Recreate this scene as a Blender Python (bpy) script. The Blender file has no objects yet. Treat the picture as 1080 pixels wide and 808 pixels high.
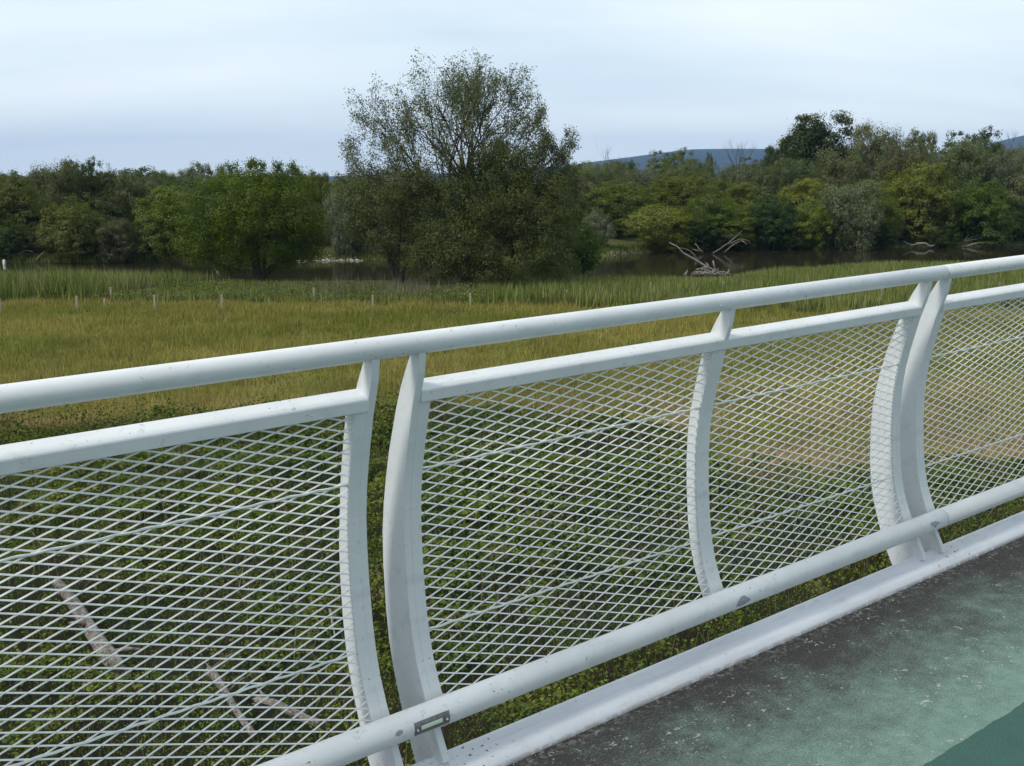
import bpy, math, random
import numpy as np
from mathutils import Matrix, Vector

random.seed(7)
SC = bpy.context.scene
COL = SC.collection
R = math.radians
F = 1126.0                      # focal length of the photograph in its own pixels (1080 wide)
HORIZON = 188.0
EYE = 7.5                       # eye above the meadow
PITCH = math.atan((404 - HORIZON) / F)

# ------------------------------------------------------------------ pixels to rays and ground points
def ray(px, py):
    x, y = (px - 540) / F, (py - 404) / F
    c, s = math.cos(PITCH), math.sin(PITCH)
    return Vector((x, c - y * s, -s - y * c))
def at(px, py, z=0.0):
    d = ray(px, py); t = (z - EYE) / d.z
    return Vector((d.x * t, d.y * t, z))
def atd(px, py, dist):
    d = ray(px, py); t = dist / d.y
    return Vector((d.x * t, dist, EYE + d.z * t))

# ------------------------------------------------------------------ tagging and linking
def tag(o, label=None, cat=None, group=None, kind=None):
    if label: o['label'] = label
    if cat: o['category'] = cat
    if group: o['group'] = group
    if kind: o['kind'] = kind
    return o
def empty(name, loc=(0, 0, 0), rz=0.0):
    o = bpy.data.objects.new(name, None); COL.objects.link(o)
    o.location = loc; o.rotation_euler = (0, 0, rz); o.empty_display_size = .2
    return o
def link(name, me, mat=None, parent=None):
    o = bpy.data.objects.new(name, me); COL.objects.link(o)
    if mat and not me.materials: me.materials.append(mat)
    if parent: o.parent = parent
    return o

# ------------------------------------------------------------------ mesh builders
class MB:
    def __init__(s): s.v = []; s.f = []
    def loft(s, rings, cap=True, closed=False):
        n = len(rings[0]); b = len(s.v)
        for r in rings: s.v.extend([tuple(p) for p in r])
        m = len(rings)
        for i in range(m if closed else m - 1):
            a, c = b + i * n, b + ((i + 1) % m) * n
            for j in range(n):
                k = (j + 1) % n
                s.f.append((a + j, a + k, c + k, c + j))
        if cap and not closed:
            s.f.append(tuple(b + j for j in reversed(range(n))))
            s.f.append(tuple(b + (m - 1) * n + j for j in range(n)))
    def tube(s, pts, rad, n=6, cap=True):
        pts = [Vector(p) for p in pts]
        if not hasattr(rad, '__len__'): rad = [rad] * len(pts)
        rings = []; u = None
        for i, p in enumerate(pts):
            t = (pts[min(i + 1, len(pts) - 1)] - pts[max(i - 1, 0)]).normalized()
            if u is None: u = t.orthogonal().normalized()
            u = (u - t * u.dot(t)).normalized(); w = t.cross(u)
            rings.append([p + (u * math.cos(2 * math.pi * k / n) + w * math.sin(2 * math.pi * k / n)) * rad[i] for k in range(n)])
        s.loft(rings, cap)
    def box(s, c, sx, sy, sz):
        x, y, z = c
        s.loft([[(x - sx, y - sy, z + h), (x + sx, y - sy, z + h), (x + sx, y + sy, z + h), (x - sx, y + sy, z + h)] for h in (-sz, sz)])
    def mesh(s, name, mat=None, smooth=False):
        me = bpy.data.meshes.new(name); me.from_pydata(s.v, [], s.f)
        if smooth: me.polygons.foreach_set('use_smooth', [True] * len(me.polygons))
        if mat: me.materials.append(mat)
        me.update(); return me
    def build(s, name, mat=None, parent=None, smooth=False):
        return link(name, s.mesh(name, mat, smooth), None, parent)

def np_mesh(name, V, k, mat):
    """V: (faces*k, 3) loose k-gons"""
    n = len(V); nf = n // k
    me = bpy.data.meshes.new(name)
    me.vertices.add(n); me.vertices.foreach_set('co', np.ascontiguousarray(V, dtype=np.float32).ravel())
    me.loops.add(n); me.loops.foreach_set('vertex_index', np.arange(n, dtype=np.int32))
    me.polygons.add(nf); me.polygons.foreach_set('loop_start', np.arange(0, n, k, dtype=np.int32))
    try: me.polygons.foreach_set('loop_total', np.full(nf, k, dtype=np.int32))
    except Exception: pass
    if mat: me.materials.append(mat)
    me.update(calc_edges=True); me.validate(); return me

def unit(a): return a / np.maximum(np.linalg.norm(a, axis=-1, keepdims=True), 1e-9)
def leaves(P, N, L, W, T=None, rng=None):
    """diamond leaves: centres P, normals N, lengths L, widths W, optional long-axis directions T"""
    rng = rng or np.random.default_rng(1)
    n = len(P); N = unit(N)
    if T is None: T = rng.normal(size=(n, 3))
    T = unit(T - N * (T * N).sum(1, keepdims=True)); B = np.cross(N, T)
    L = np.broadcast_to(np.asarray(L, float).reshape(-1, 1), (n, 1)); W = np.broadcast_to(np.asarray(W, float).reshape(-1, 1), (n, 1))
    q = np.stack([P - T * L * .5, P + B * W * .5 - T * L * .08 + N * W * .12, P + T * L * .5, P - B * W * .5 - T * L * .08 + N * W * .12], 1)
    return q.reshape(-1, 3)
def blades(P, H, W, lean, rng):
    n = len(P); a = rng.uniform(0, 2 * np.pi, n); d = np.stack([np.cos(a), np.sin(a), np.zeros(n)], 1)
    b = rng.uniform(0, 2 * np.pi, n); l = np.stack([np.cos(b), np.sin(b), np.zeros(n)], 1) * (lean * H * rng.random(n))[:, None]
    tip = P + l + np.stack([np.zeros(n), np.zeros(n), H], 1)
    w = d * W[:, None] * .5
    return np.stack([P - w, P + w, tip], 1).reshape(-1, 3)

_tab = np.random.default_rng(99).random((256, 256))
def vnoise(x, y, s):
    x = np.asarray(x, float) / s; y = np.asarray(y, float) / s
    xi = np.floor(x).astype(int); yi = np.floor(y).astype(int); u = x - xi; v = y - yi
    u = u * u * (3 - 2 * u); v = v * v * (3 - 2 * v)
    g = lambda a, b: _tab[a % 256, b % 256]
    return (g(xi, yi) * (1 - u) + g(xi + 1, yi) * u) * (1 - v) + (g(xi, yi + 1) * (1 - u) + g(xi + 1, yi + 1) * u) * v
def fbm(x, y, s, o=3): return sum(vnoise(x + 17 * i, y - 31 * i, s / 2 ** i) / 2 ** (i + 1) for i in range(o)) / (1 - .5 ** o)

# ------------------------------------------------------------------ node materials
class NT:
    def __init__(s, name):
        s.m = bpy.data.materials.new(name); s.m.use_nodes = True
        s.t = s.m.node_tree; s.t.nodes.clear()
        s.out = s.t.nodes.new('ShaderNodeOutputMaterial')
    def n(s, typ, **kw):
        o = s.t.nodes.new('ShaderNode' + typ)
        for k, v in kw.items(): setattr(o, k, v)
        return o
    def l(s, a, b): s.t.links.new(a, b)
    def val(s, sock, v):
        if isinstance(v, (int, float)): sock.default_value = v
        elif isinstance(v, (tuple, list)): sock.default_value = (*v, 1) if len(v) == 3 and sock.type == 'RGBA' else v
        else: s.l(v, sock)
    def coord(s, kind='Object'): return s.n('TexCoord').outputs[kind]
    def mapping(s, vec, scale=(1, 1, 1), loc=(0, 0, 0)):
        m = s.n('Mapping'); s.l(vec, m.inputs[0]); m.inputs['Scale'].default_value = scale; m.inputs['Location'].default_value = loc
        return m.outputs[0]
    def noise(s, scale, detail=3, vec=None, rough=.55, dist=0.0):
        o = s.n('TexNoise'); o.inputs['Scale'].default_value = scale; o.inputs['Detail'].default_value = detail
        o.inputs['Roughness'].default_value = rough; o.inputs['Distortion'].default_value = dist
        s.l(vec if vec is not None else s.coord(), o.inputs['Vector']); return o.outputs['Fac']
    def ramp(s, fac, a, b, ca=0.0, cb=1.0):
        o = s.n('MapRange'); s.val(o.inputs[0], fac)
        for i, v in zip((1, 2, 3, 4), (a, b, ca, cb)): o.inputs[i].default_value = v
        return o.outputs[0]
    def mix(s, fac, a, b, blend='MIX'):
        o = s.n('Mix', data_type='RGBA', blend_type=blend)
        s.val(o.inputs[0], fac); s.val(o.inputs[6], a); s.val(o.inputs[7], b); return o.outputs[2]
    def math(s, op, a, b=0.0, clamp=False):
        o = s.n('Math', operation=op, use_clamp=clamp); s.val(o.inputs[0], a); s.val(o.inputs[1], b); return o.outputs[0]
    def sep(s, v): o = s.n('SeparateXYZ'); s.l(v, o.inputs[0]); return o.outputs
    def bump(s, h, strength=.3, dist=.01):
        o = s.n('Bump'); o.inputs['Strength'].default_value = strength; o.inputs['Distance'].default_value = dist; s.l(h, o.inputs['Height']); return o.outputs[0]
    def principled(s, col, rough=.5, spec=.5, metal=0.0, normal=None):
        p = s.n('BsdfPrincipled'); s.val(p.inputs['Base Color'], col); s.val(p.inputs['Roughness'], rough)
        p.inputs['Specular IOR Level'].default_value = spec; p.inputs['Metallic'].default_value = metal
        if normal is not None: s.l(normal, p.inputs['Normal'])
        s.l(p.outputs[0], s.out.inputs[0]); return p

def leaf_material(name, col=None, translucency=.38, vary=.32, scale=.25):
    t = NT(name)
    base = t.n('ObjectInfo').outputs['Color'] if col is None else col
    rnd = t.n('NewGeometry').outputs['Random Per Island']
    hsv = t.n('HueSaturation'); t.val(hsv.inputs['Color'], base)
    t.l(t.ramp(t.noise(scale, 3), .3, .7, .475, .52), hsv.inputs['Hue'])
    t.l(t.ramp(rnd, 0, 1, 1 - vary, 1 + vary), hsv.inputs['Value'])
    t.l(t.ramp(t.noise(scale * 3, 2), .3, .7, .8, 1.15), hsv.inputs['Saturation'])
    d = t.n('BsdfDiffuse'); t.l(hsv.outputs[0], d.inputs[0])
    tr = t.n('BsdfTranslucent'); t.l(t.mix(.35, hsv.outputs[0], (.12, .16, .02)), tr.inputs[0])
    g = t.n('BsdfGlossy'); g.inputs['Roughness'].default_value = .45; g.inputs['Color'].default_value = (.8, .85, .9, 1)
    m = t.n('MixShader'); m.inputs[0].default_value = translucency; t.l(d.outputs[0], m.inputs[1]); t.l(tr.outputs[0], m.inputs[2])
    m2 = t.n('MixShader'); m2.inputs[0].default_value = .012; t.l(m.outputs[0], m2.inputs[1]); t.l(g.outputs[0], m2.inputs[2])
    t.l(m2.outputs[0], t.out.inputs[0]); return t.m

def mat_paint(name, base=(.77, .79, .79), dirt=.5, rust=False):
    t = NT(name); co = t.coord()
    n1 = t.noise(3.0, 5, co, .6); n2 = t.noise(38, 4, co, .7); n3 = t.noise(160, 2, co)
    c = t.mix(t.ramp(n1, .35, .75), base, tuple(b * .86 for b in base))
    c = t.mix(t.math('MULTIPLY', t.ramp(n2, .60, .72), dirt), c, (.36, .37, .36))
    sm = t.math('MULTIPLY', t.ramp(t.noise(14, 5, t.mapping(co, (.45, 1, 1)), .68), .54, .70), .38)
    c = t.mix(sm, c, (.47, .49, .50))
    sp = t.math('MULTIPLY', t.ramp(t.noise(75, 1, co), .735, .75), t.ramp(t.noise(2.2, 2, co), .45, .6))
    c = t.mix(t.math('MULTIPLY', sp, .8), c, (.16, .15, .15))
    if rust:
        x = t.sep(co)[0]
        a = t.math('ABSOLUTE', t.math('SUBTRACT', t.math('FRACT', t.math('DIVIDE', t.math('ADD', x, 20 * 2.453 - 1.33), 2.453)), .06))
        near = t.ramp(a, .02, .085, 1, 0)
        r = t.math('MULTIPLY', near, t.ramp(t.noise(75, 2, co), .655, .675))
        c = t.mix(r, c, (.09, .035, .02))
        y = t.sep(co)[1]                                     # grime where the steel meets the deck
        edge = t.math('MULTIPLY', t.ramp(y, 2.1262, 2.1315, 1, 0), t.ramp(t.noise(25, 5, co, .7), .36, .5))
        c = t.mix(t.math('MULTIPLY', edge, .75), c, (.20, .17, .14))
        st = t.math('MULTIPLY', t.ramp(t.noise(1, 4, t.mapping(co, (3, 40, 40))), .5, .75), .45)
        c = t.mix(st, c, (.45, .46, .50))
    t.principled(c, t.ramp(n1, .3, .7, .38, .55), .45, normal=t.bump(n3, .12, .0015)); return t.m

M = {}
M['paint'] = mat_paint('white_paint')
M['kerb'] = mat_paint('kerb_paint', (.78, .80, .83), .25, True)
M['wire'] = mat_paint('mesh_paint', (.86, .87, .83), .10)
t = NT('grey_primer'); t.principled(t.mix(t.noise(60, 3), (.27, .29, .33), (.36, .38, .42)), .6); M['primer'] = t.m
t = NT('dark_seam'); t.principled((.05, .05, .05), .7); M['seam'] = t.m
t = NT('lamp_bezel'); t.principled(t.mix(t.ramp(t.noise(90, 3), .4, .7), (.17, .165, .17), (.26, .25, .26)), .42, .5, .35); M['bezel'] = t.m
t = NT('lamp_lens'); t.principled(t.mix(t.ramp(t.sep(t.coord())[2], .176, .180), (.50, .68, .42), (.72, .85, .66)), .22, .6); M['lens'] = t.m

# worn green deck coating
t = NT('deck_coating'); co = t.coord(); X, Y, Z = t.sep(co)
n1 = t.noise(2.6, 7, co, .62); n2 = t.noise(14, 5, co, .7); n3 = t.noise(140, 3, co, .7); n4 = t.noise(420, 2, co, .7)
tarmac = t.mix(n3, (.022, .021, .021), (.078, .073, .070))
green = t.mix(n2, (.115, .200, .166), (.275, .410, .340))
wear = t.math('ADD', t.ramp(Y, 1.40, 2.10, 1.12, .0), t.math('MULTIPLY', t.math('SUBTRACT', n1, .5), 1.1))
wear = t.math('ADD', wear, t.math('MULTIPLY', t.math('SUBTRACT', t.math('ADD', t.math('MULTIPLY', n3, .6), t.math('MULTIPLY', n2, .4)), .5), 2.0))
c = t.mix(t.math('MULTIPLY', t.ramp(wear, .12, 1.0), .85), tarmac, green)
grit = t.math('MULTIPLY', t.ramp(n4, .35, .70, .45, 1.6), t.ramp(t.noise(900, 2, co), .3, .7, .75, 1.25))
c = t.mix(1.0, c, grit, 'MULTIPLY')
fl = t.noise(46, 3, t.mapping(co, (.75, 1.1, 1)), .6, 1.2)
flake = t.math('MULTIPLY', t.ramp(fl, .635, .655), t.ramp(t.noise(4.5, 4, co, .65), .45, .56))
c = t.mix(t.math('MULTIPLY', flake, .8), c, (.44, .43, .38))
speck = t.math('MULTIPLY', t.ramp(t.noise(110, 2, co, .6), .66, .70), t.ramp(n2, .40, .55))
c = t.mix(t.math('MULTIPLY', speck, .7), c, (.36, .37, .33))
edge = t.math('MULTIPLY', t.ramp(Y, 2.06, 2.125), t.ramp(t.noise(45, 4, co, .7), .50, .64))
c = t.mix(t.math('MULTIPLY', edge, .75), c, (.33, .30, .27))
t.principled(c, .85, .18, normal=t.bump(t.math('ADD', n3, n4), .55, .003)); M['deck'] = t.m
t = NT('deck_band'); co = t.coord()
c = t.mix(t.noise(7, 5, co), (.038, .092, .076), (.056, .122, .102)); c = t.mix(1.0, c, t.ramp(t.noise(260, 3, co), .3, .7, .65, 1.35), 'MULTIPLY')
c = t.mix(t.math('MULTIPLY', t.ramp(t.noise(120, 2, co), .70, .74), .7), c, (.03, .035, .035))
t.principled(c, .85, .18, normal=t.bump(t.noise(300, 3, co), .4, .002)); M['band'] = t.m
t = NT('concrete'); t.principled(t.mix(t.noise(3, 6), (.22, .22, .21), (.34, .33, .31)), .85); M['concrete'] = t.m

def bark(name, a, b):
    t = NT(name); co = t.mapping(t.coord(), (1, 1, .25)); n = t.noise(9, 6, co, .7)
    t.principled(t.mix(t.ramp(n, .35, .65), a, b), .9, .2, normal=t.bump(n, .6, .04)); return t.m
M['bark'] = bark('bark', (.035, .030, .022), (.10, .085, .065))
M['pale_bark'] = bark('pale_bark', (.16, .13, .10), (.34, .30, .25))
M['driftwood'] = bark('driftwood', (.16, .135, .118), (.36, .315, .28))
M['bleached'] = bark('bleached_wood', (.17, .155, .13), (.34, .31, .27))
t = NT('weathered_log'); co = t.coord(); n = t.noise(5, 8, co, .75, 1.2)
c = t.mix(t.ramp(n, .36, .66), (.05, .040, .034), (.30, .26, .23)); c = t.mix(t.math('MULTIPLY', t.ramp(t.noise(24, 4, co, .7), .52, .62), .7), c, (.46, .42, .38))
t.principled(c, .9, .2, normal=t.bump(t.noise(18, 5, co, .7), .9, .03)); M['weathered'] = t.m
M['twig'] = bark('grey_twigs', (.10, .085, .075), (.20, .18, .16))
M['post'] = bark('fence_post_wood', (.27, .24, .16), (.44, .38, .27))
t = NT('white_plastic'); t.principled(t.mix(t.noise(20, 2), (.78, .78, .76), (.6, .6, .58)), .5); M['white'] = t.m
t = NT('stone'); t.principled(t.mix(t.noise(4, 5), (.27, .25, .22), (.50, .47, .42)), .9); M['stone'] = t.m
M['leaf'] = leaf_material('tree_leaves')
M['weed'] = None

# ================================================================== CAMERA, WORLD, SUN
cam = bpy.data.cameras.new('camera'); cam.sensor_width = 36; cam.lens = F / 1080 * 36; cam.clip_start = .05; cam.clip_end = 40000
co_ = bpy.data.objects.new('camera', cam); COL.objects.link(co_)
co_.location = (0, 0, EYE); co_.rotation_euler = (math.pi / 2 - PITCH, 0, 0); SC.camera = co_

SUN_AZ, SUN_EL = R(-122), R(50)          # azimuth from the view direction, clockwise positive
sdir = Vector((math.sin(SUN_AZ) * math.cos(SUN_EL), math.cos(SUN_AZ) * math.cos(SUN_EL), math.sin(SUN_EL)))
sl = bpy.data.lights.new('sun', 'SUN'); sl.energy = 1.5; sl.angle = R(14); sl.color = (1.0, .95, .87)
so = bpy.data.objects.new('sun', sl); COL.objects.link(so); so.rotation_euler = (-sdir).to_track_quat('-Z', 'Y').to_euler(); so.location = (-30, -10, 40)

w = bpy.data.worlds.new('World'); SC.world = w; w.use_nodes = True
T = w.node_tree; T.nodes.clear()
def wn(typ, **kw):
    o = T.nodes.new('ShaderNode' + typ)
    for k, v in kw.items(): setattr(o, k, v)
    return o
sky = wn('TexSky', sky_type='NISHITA', sun_disc=False, sun_elevation=SUN_EL, sun_rotation=SUN_AZ, air_density=1.0, dust_density=1.2, ozone_density=1.5)
tc = wn('TexCoord'); sx = wn('SeparateXYZ'); T.links.new(tc.outputs['Generated'], sx.inputs[0])
def wm(op, a, b=0.0, clamp=False):
    o = wn('Math', operation=op, use_clamp=clamp)
    for i, v in enumerate((a, b)):
        if isinstance(v, (int, float)): o.inputs[i].default_value = v
        else: T.links.new(v, o.inputs[i])
    return o.outputs[0]
zz = wm('MAXIMUM', wm('ADD', sx.outputs[2], .24), .12)
cv = wn('CombineXYZ'); T.links.new(wm('DIVIDE', sx.outputs[0], zz), cv.inputs[0]); T.links.new(wm('DIVIDE', sx.outputs[1], zz), cv.inputs[1])
mp = wn('Mapping'); mp.inputs['Rotation'].default_value = (0, 0, R(-42)); mp.inputs['Scale'].default_value = (.42, 1.15, 1); T.links.new(cv.outputs[0], mp.inputs[0])
cn = wn('TexNoise'); cn.inputs['Scale'].default_value = 1.0; cn.inputs['Detail'].default_value = 6; cn.inputs['Roughness'].default_value = .52; cn.inputs['Distortion'].default_value = .5
T.links.new(mp.outputs[0], cn.inputs[0])
mp2 = wn('Mapping'); mp2.inputs['Rotation'].default_value = (0, 0, R(-30)); mp2.inputs['Scale'].default_value = (.25, .95, 1); mp2.inputs['Location'].default_value = (3.1, .7, 0); T.links.new(cv.outputs[0], mp2.inputs[0])
cn2 = wn('TexNoise'); cn2.inputs['Scale'].default_value = 1.6; cn2.inputs['Detail'].default_value = 5; T.links.new(mp2.outputs[0], cn2.inputs[0])
mr = wn('MapRange'); T.links.new(wm('ADD', wm('MULTIPLY', cn.outputs[0], .5), wm('MULTIPLY', cn2.outputs[0], .5)), mr.inputs[0])
mr.inputs[1].default_value = .38; mr.inputs[2].default_value = .62; mr.inputs[3].default_value = .0; mr.inputs[4].default_value = 1.0
ccol = wn('Mix', data_type='RGBA'); T.links.new(mr.outputs[0], ccol.inputs[0])
ccol.inputs[6].default_value = (4.35, 5.3, 6.0, 1); ccol.inputs[7].default_value = (6.4, 6.95, 7.1, 1)
mx = wn('Mix', data_type='RGBA'); mx.inputs[0].default_value = .90
dim = wn('MapRange'); T.links.new(sx.outputs[1], dim.inputs[0])          # unseen sky behind the camera, dimmed to shade the railing's front faces
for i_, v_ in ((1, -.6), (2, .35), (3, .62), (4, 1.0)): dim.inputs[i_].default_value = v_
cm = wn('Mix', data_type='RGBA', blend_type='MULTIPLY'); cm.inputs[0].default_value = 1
hzr = wn('MapRange'); T.links.new(sx.outputs[2], hzr.inputs[0])          # thin bright cloud low down
for i_, v_ in ((1, .0), (2, .14), (3, .62), (4, .0)): hzr.inputs[i_].default_value = v_
lowc = wn('Mix', data_type='RGBA'); T.links.new(hzr.outputs[0], lowc.inputs[0]); T.links.new(ccol.outputs[2], lowc.inputs[6]); lowc.inputs[7].default_value = (6.5, 7.1, 7.1, 1)
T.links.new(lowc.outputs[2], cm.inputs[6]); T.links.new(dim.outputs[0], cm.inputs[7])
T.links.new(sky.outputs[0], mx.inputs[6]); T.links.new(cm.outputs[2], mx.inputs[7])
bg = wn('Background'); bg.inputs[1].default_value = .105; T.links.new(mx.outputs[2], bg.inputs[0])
wo = wn('OutputWorld'); T.links.new(bg.outputs[0], wo.inputs[0])

SC.view_settings.view_transform = 'Standard'; SC.view_settings.look = 'None'; SC.view_settings.exposure = 0.68; SC.view_settings.gamma = 1.0
SC.view_settings.use_curve_mapping = False
SC.render.engine = 'CYCLES'
cy = SC.cycles; cy.max_bounces = 6; cy.diffuse_bounces = 3; cy.glossy_bounces = 3; cy.transmission_bounces = 3; cy.transparent_max_bounces = 4; cy.volume_bounces = 0
cy.use_denoising = True; cy.sample_clamp_indirect = 6
try: cy.denoiser = 'OPENIMAGEDENOISE'
except Exception: pass

# ================================================================== BRIDGE (its own frame: X along the rail, Y outward, Z up from the deck)
VP = ray(2016, 150).normalized()
Zd = (Vector((0, 0, 1)) - VP * VP.z).normalized(); Yd = Zd.cross(VP)
DECK = Matrix((VP, Yd, Zd)).transposed().to_4x4(); DECK.translation = Vector((0, 0, EYE)) - Zd * 1.62
def bridge_frame(o): o.matrix_world = DECK; return o

X0, X1 = -9.0, 22.0
def sheet(name, ring, x0, x1, mat, step=None):
    m = MB(); n = max(1, int((x1 - x0) / step)) if step else 1
    m.loft([[(x0 + (x1 - x0) * i / n, y, z) for y, z in ring] for i in range(n + 1)]); return m.build(name, mat)
tag(bridge_frame(sheet('bridge_deck', [(2.125, -.6), (2.125, 0), (-5, 0), (-5, -.6)], X0, X1, M['deck'])), kind='structure')
# the smooth darker band: an even sheet 4 mm proud of the coating, its edge a little ragged
m = MB(); rng_ = random.Random(3); xs = [X0 + i * .03 for i in range(int((X1 - X0) / .03))]
rag = [1.397 + .004 * math.sin(x * .9) + rng_.uniform(-.0035, .0035) for x in xs]
m.v = [(x, r, .004) for x, r in zip(xs, rag)] + [(x, -2.5, .004) for x in xs]; n_ = len(xs)
m.f = [(i, i + n_, i + n_ + 1, i + 1) for i in range(n_ - 1)]
tag(bridge_frame(m.build('deck_stripe', M['band'])), kind='structure')
kr = [(2.126, -.05), (2.1265, .002), (2.131, .014), (2.139, .0235), (2.152, .030), (2.167, .0345), (2.184, .040), (2.200, .046), (2.212, .0505), (2.222, .051), (2.229, .047), (2.232, .038), (2.232, -.45), (2.20, -.45)]
o = tag(bridge_frame(sheet('kerb', kr[::-1], X0, X1, M['kerb'])), kind='structure')
o.data.polygons.foreach_set('use_smooth', [len(p.vertices) == 4 for p in o.data.polygons])

rail = empty('bridge_railing'); rail.matrix_world = DECK
tag(rail, 'white painted steel bridge railing with outward bowed posts and diamond mesh infill', 'railing')

IN = [(2.2265, 1.1655), (2.2275, 1.150), (2.236, 1.105), (2.252, 1.058), (2.270, 1.005), (2.2845, .950), (2.302, .882), (2.3175, .810), (2.3265, .735), (2.3295, .655), (2.3275, .56), (2.3185, .44), (2.3065, .36), (2.290, .295), (2.2645, .230), (2.238, .175), (2.208, .115), (2.174, .052)]
OUT = [(2.2585, 1.1655), (2.271, 1.148), (2.296, 1.107), (2.321, 1.060), (2.345, 1.005), (2.366, .948), (2.393, .872), (2.414, .795), (2.432, .715), (2.444, .632), (2.4475, .535), (2.443, .41), (2.434, .32), (2.420, .255), (2.402, .195), (2.378, .125), (2.350, .058), (2.315, -.012)]
def post_mesh(w):
    m = MB(); ch = .0012; rings = []
    for (yi, zi), (yo, zo) in zip(IN, OUT):
        d = Vector((yo - yi, zo - zi)); u = d.normalized() * ch
        rings.append([(ch, yi, zi), (w - ch, yi, zi), (w, yi + u.x, zi + u.y), (w, yo - u.x, zo - u.y), (w - ch, yo, zo), (ch, yo, zo), (0, yo - u.x, zo - u.y), (0, yi + u.x, zi + u.y)])
    m.loft(rings[::-1]); return m.mesh('post', M['paint'])
POST = post_mesh(.022)                                  # full-depth web plates either side of the gap
def frame_mesh(w, name):
    m = MB(); ch = .0012; rings = []; dp = .046
    for (yi, zi), (yo, zo) in list(zip(IN, OUT))[3:16]:
        u = Vector((yo - yi, zo - zi)).normalized(); a = Vector((yi, zi)) - u * .0006; b = a + u * dp; c = u * ch
        if zi > 1.04: a += Vector((.009, -.016)); b += Vector((.012, -.016))
        rings.append([(ch, a.x, a.y), (w - ch, a.x, a.y), (w, a.x + c.x, a.y + c.y), (w, b.x - c.x, b.y - c.y), (w - ch, b.x, b.y), (ch, b.x, b.y), (0, b.x - c.x, b.y - c.y), (0, a.x + c.x, a.y + c.y)])
    m.loft(rings[::-1]); return m.mesh(name, M['paint'])
FRAME, MIDDLE = frame_mesh(.0335, 'frame_bar'), frame_mesh(.062, 'middle_bar')
def bracket_mesh():
    m = MB(); w = .018; rings = [[(0, yi, zi), (w, yi, zi), (w, yo, zo), (0, yo, zo)] for (yi, zi), (yo, zo) in list(zip(IN, OUT))[:4]]
    m.loft(rings[::-1]); return m.mesh('bracket', M['paint'])
BRACKET = bracket_mesh()

# inner curve by arc length, for the mesh infill
zc = np.array([p[1] for p in IN[::-1]]); yc = np.array([p[0] for p in IN[::-1]])
zs = np.linspace(.17, 1.035, 120); ys = np.interp(zs, zc, yc) + .006
S = np.concatenate([[0], np.cumsum(np.hypot(np.diff(zs), np.diff(ys)))])
def on_curve(s):
    y = np.interp(s, S, ys); z = np.interp(s, S, zs); e = 1e-3
    ty, tz = np.interp(s + e, S, ys) - np.interp(s - e, S, ys), np.interp(s + e, S, zs) - np.interp(s - e, S, zs)
    l = math.hypot(ty, tz) or 1; return y, z, ty / l, tz / l
def infill(width):
    """expanded-metal strands between x=0 and x=width, each strand a tilted flat bar"""
    W, Hh = .0902, .0302; m = MB(); ni = int(S[-1] / (Hh / 2)); off = .013
    lo, hi = 1e-4, width - 1e-4
    for i in range(ni):
        s0, s1 = i * Hh / 2, (i + 1) * Hh / 2
        y0, z0, ty, tz = on_curve(s0); y1, z1, _, _ = on_curve(s1)
        for j in range(-1, int(width / (W / 2)) + 2):
            a, b = (j, j + 1) if (i + j) % 2 == 0 else (j + 1, j)
            xa, xb = a * W / 2 + off, b * W / 2 + off
            if max(xa, xb) <= lo or min(xa, xb) >= hi: continue
            pa, pb = Vector((xa, y0, z0)), Vector((xb, y1, z1))
            if xa < lo: pa = pa.lerp(pb, (lo - xa) / (xb - xa))
            if xa > hi: pa = pa.lerp(pb, (hi - xa) / (xb - xa))
            if xb < lo: pb = pb.lerp(pa, (lo - xb) / (xa - xb))
            if xb > hi: pb = pb.lerp(pa, (hi - xb) / (xa - xb))
            d = (pb - pa).normalized(); nrm = Vector((0, -tz, ty)); p = d.cross(nrm).normalized()
            if p.z < 0: p = -p
            face = (nrm * math.cos(.75) + p * math.sin(.75)).normalized(); side = d.cross(face)
            hw, ht = .0021, .0007
            m.loft([[c + side * hw + face * ht, c - side * hw + face * ht, c - side * hw - face * ht, c + side * hw - face * ht] for c in (pa - d * .0012, pb + d * .0012)], cap=False)
    return m.mesh('mesh_panel', M['wire'])
def tension_wire(width, z):
    y = float(np.interp(z, zc, yc)) + .004; m = MB(); n = int(width / .01)
    m.tube([(.001 + (width - .002) * i / n, y + .0008 * math.sin(i * .9), z + .0012 * math.cos(i * .9)) for i in range(n + 1)], .0036, 6)
    return m.mesh('tension_wire', M['wire'], True)
def child(name, me, x, parent=rail):
    o = link(name, me, None, parent); o.location = (x, 0, 0); return o

MOD = 2.453; XA, XB, XM = 1.267, 1.436, 2.579
w1, w2 = XM - (XB + .055), XA + MOD - (XM + .062)
PANEL = {1: infill(w1), 2: infill(w2)}
WIRES = {1: [tension_wire(w1, .830), tension_wire(w1, .372)], 2: [tension_wire(w2, .830), tension_wire(w2, .372)]}
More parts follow.
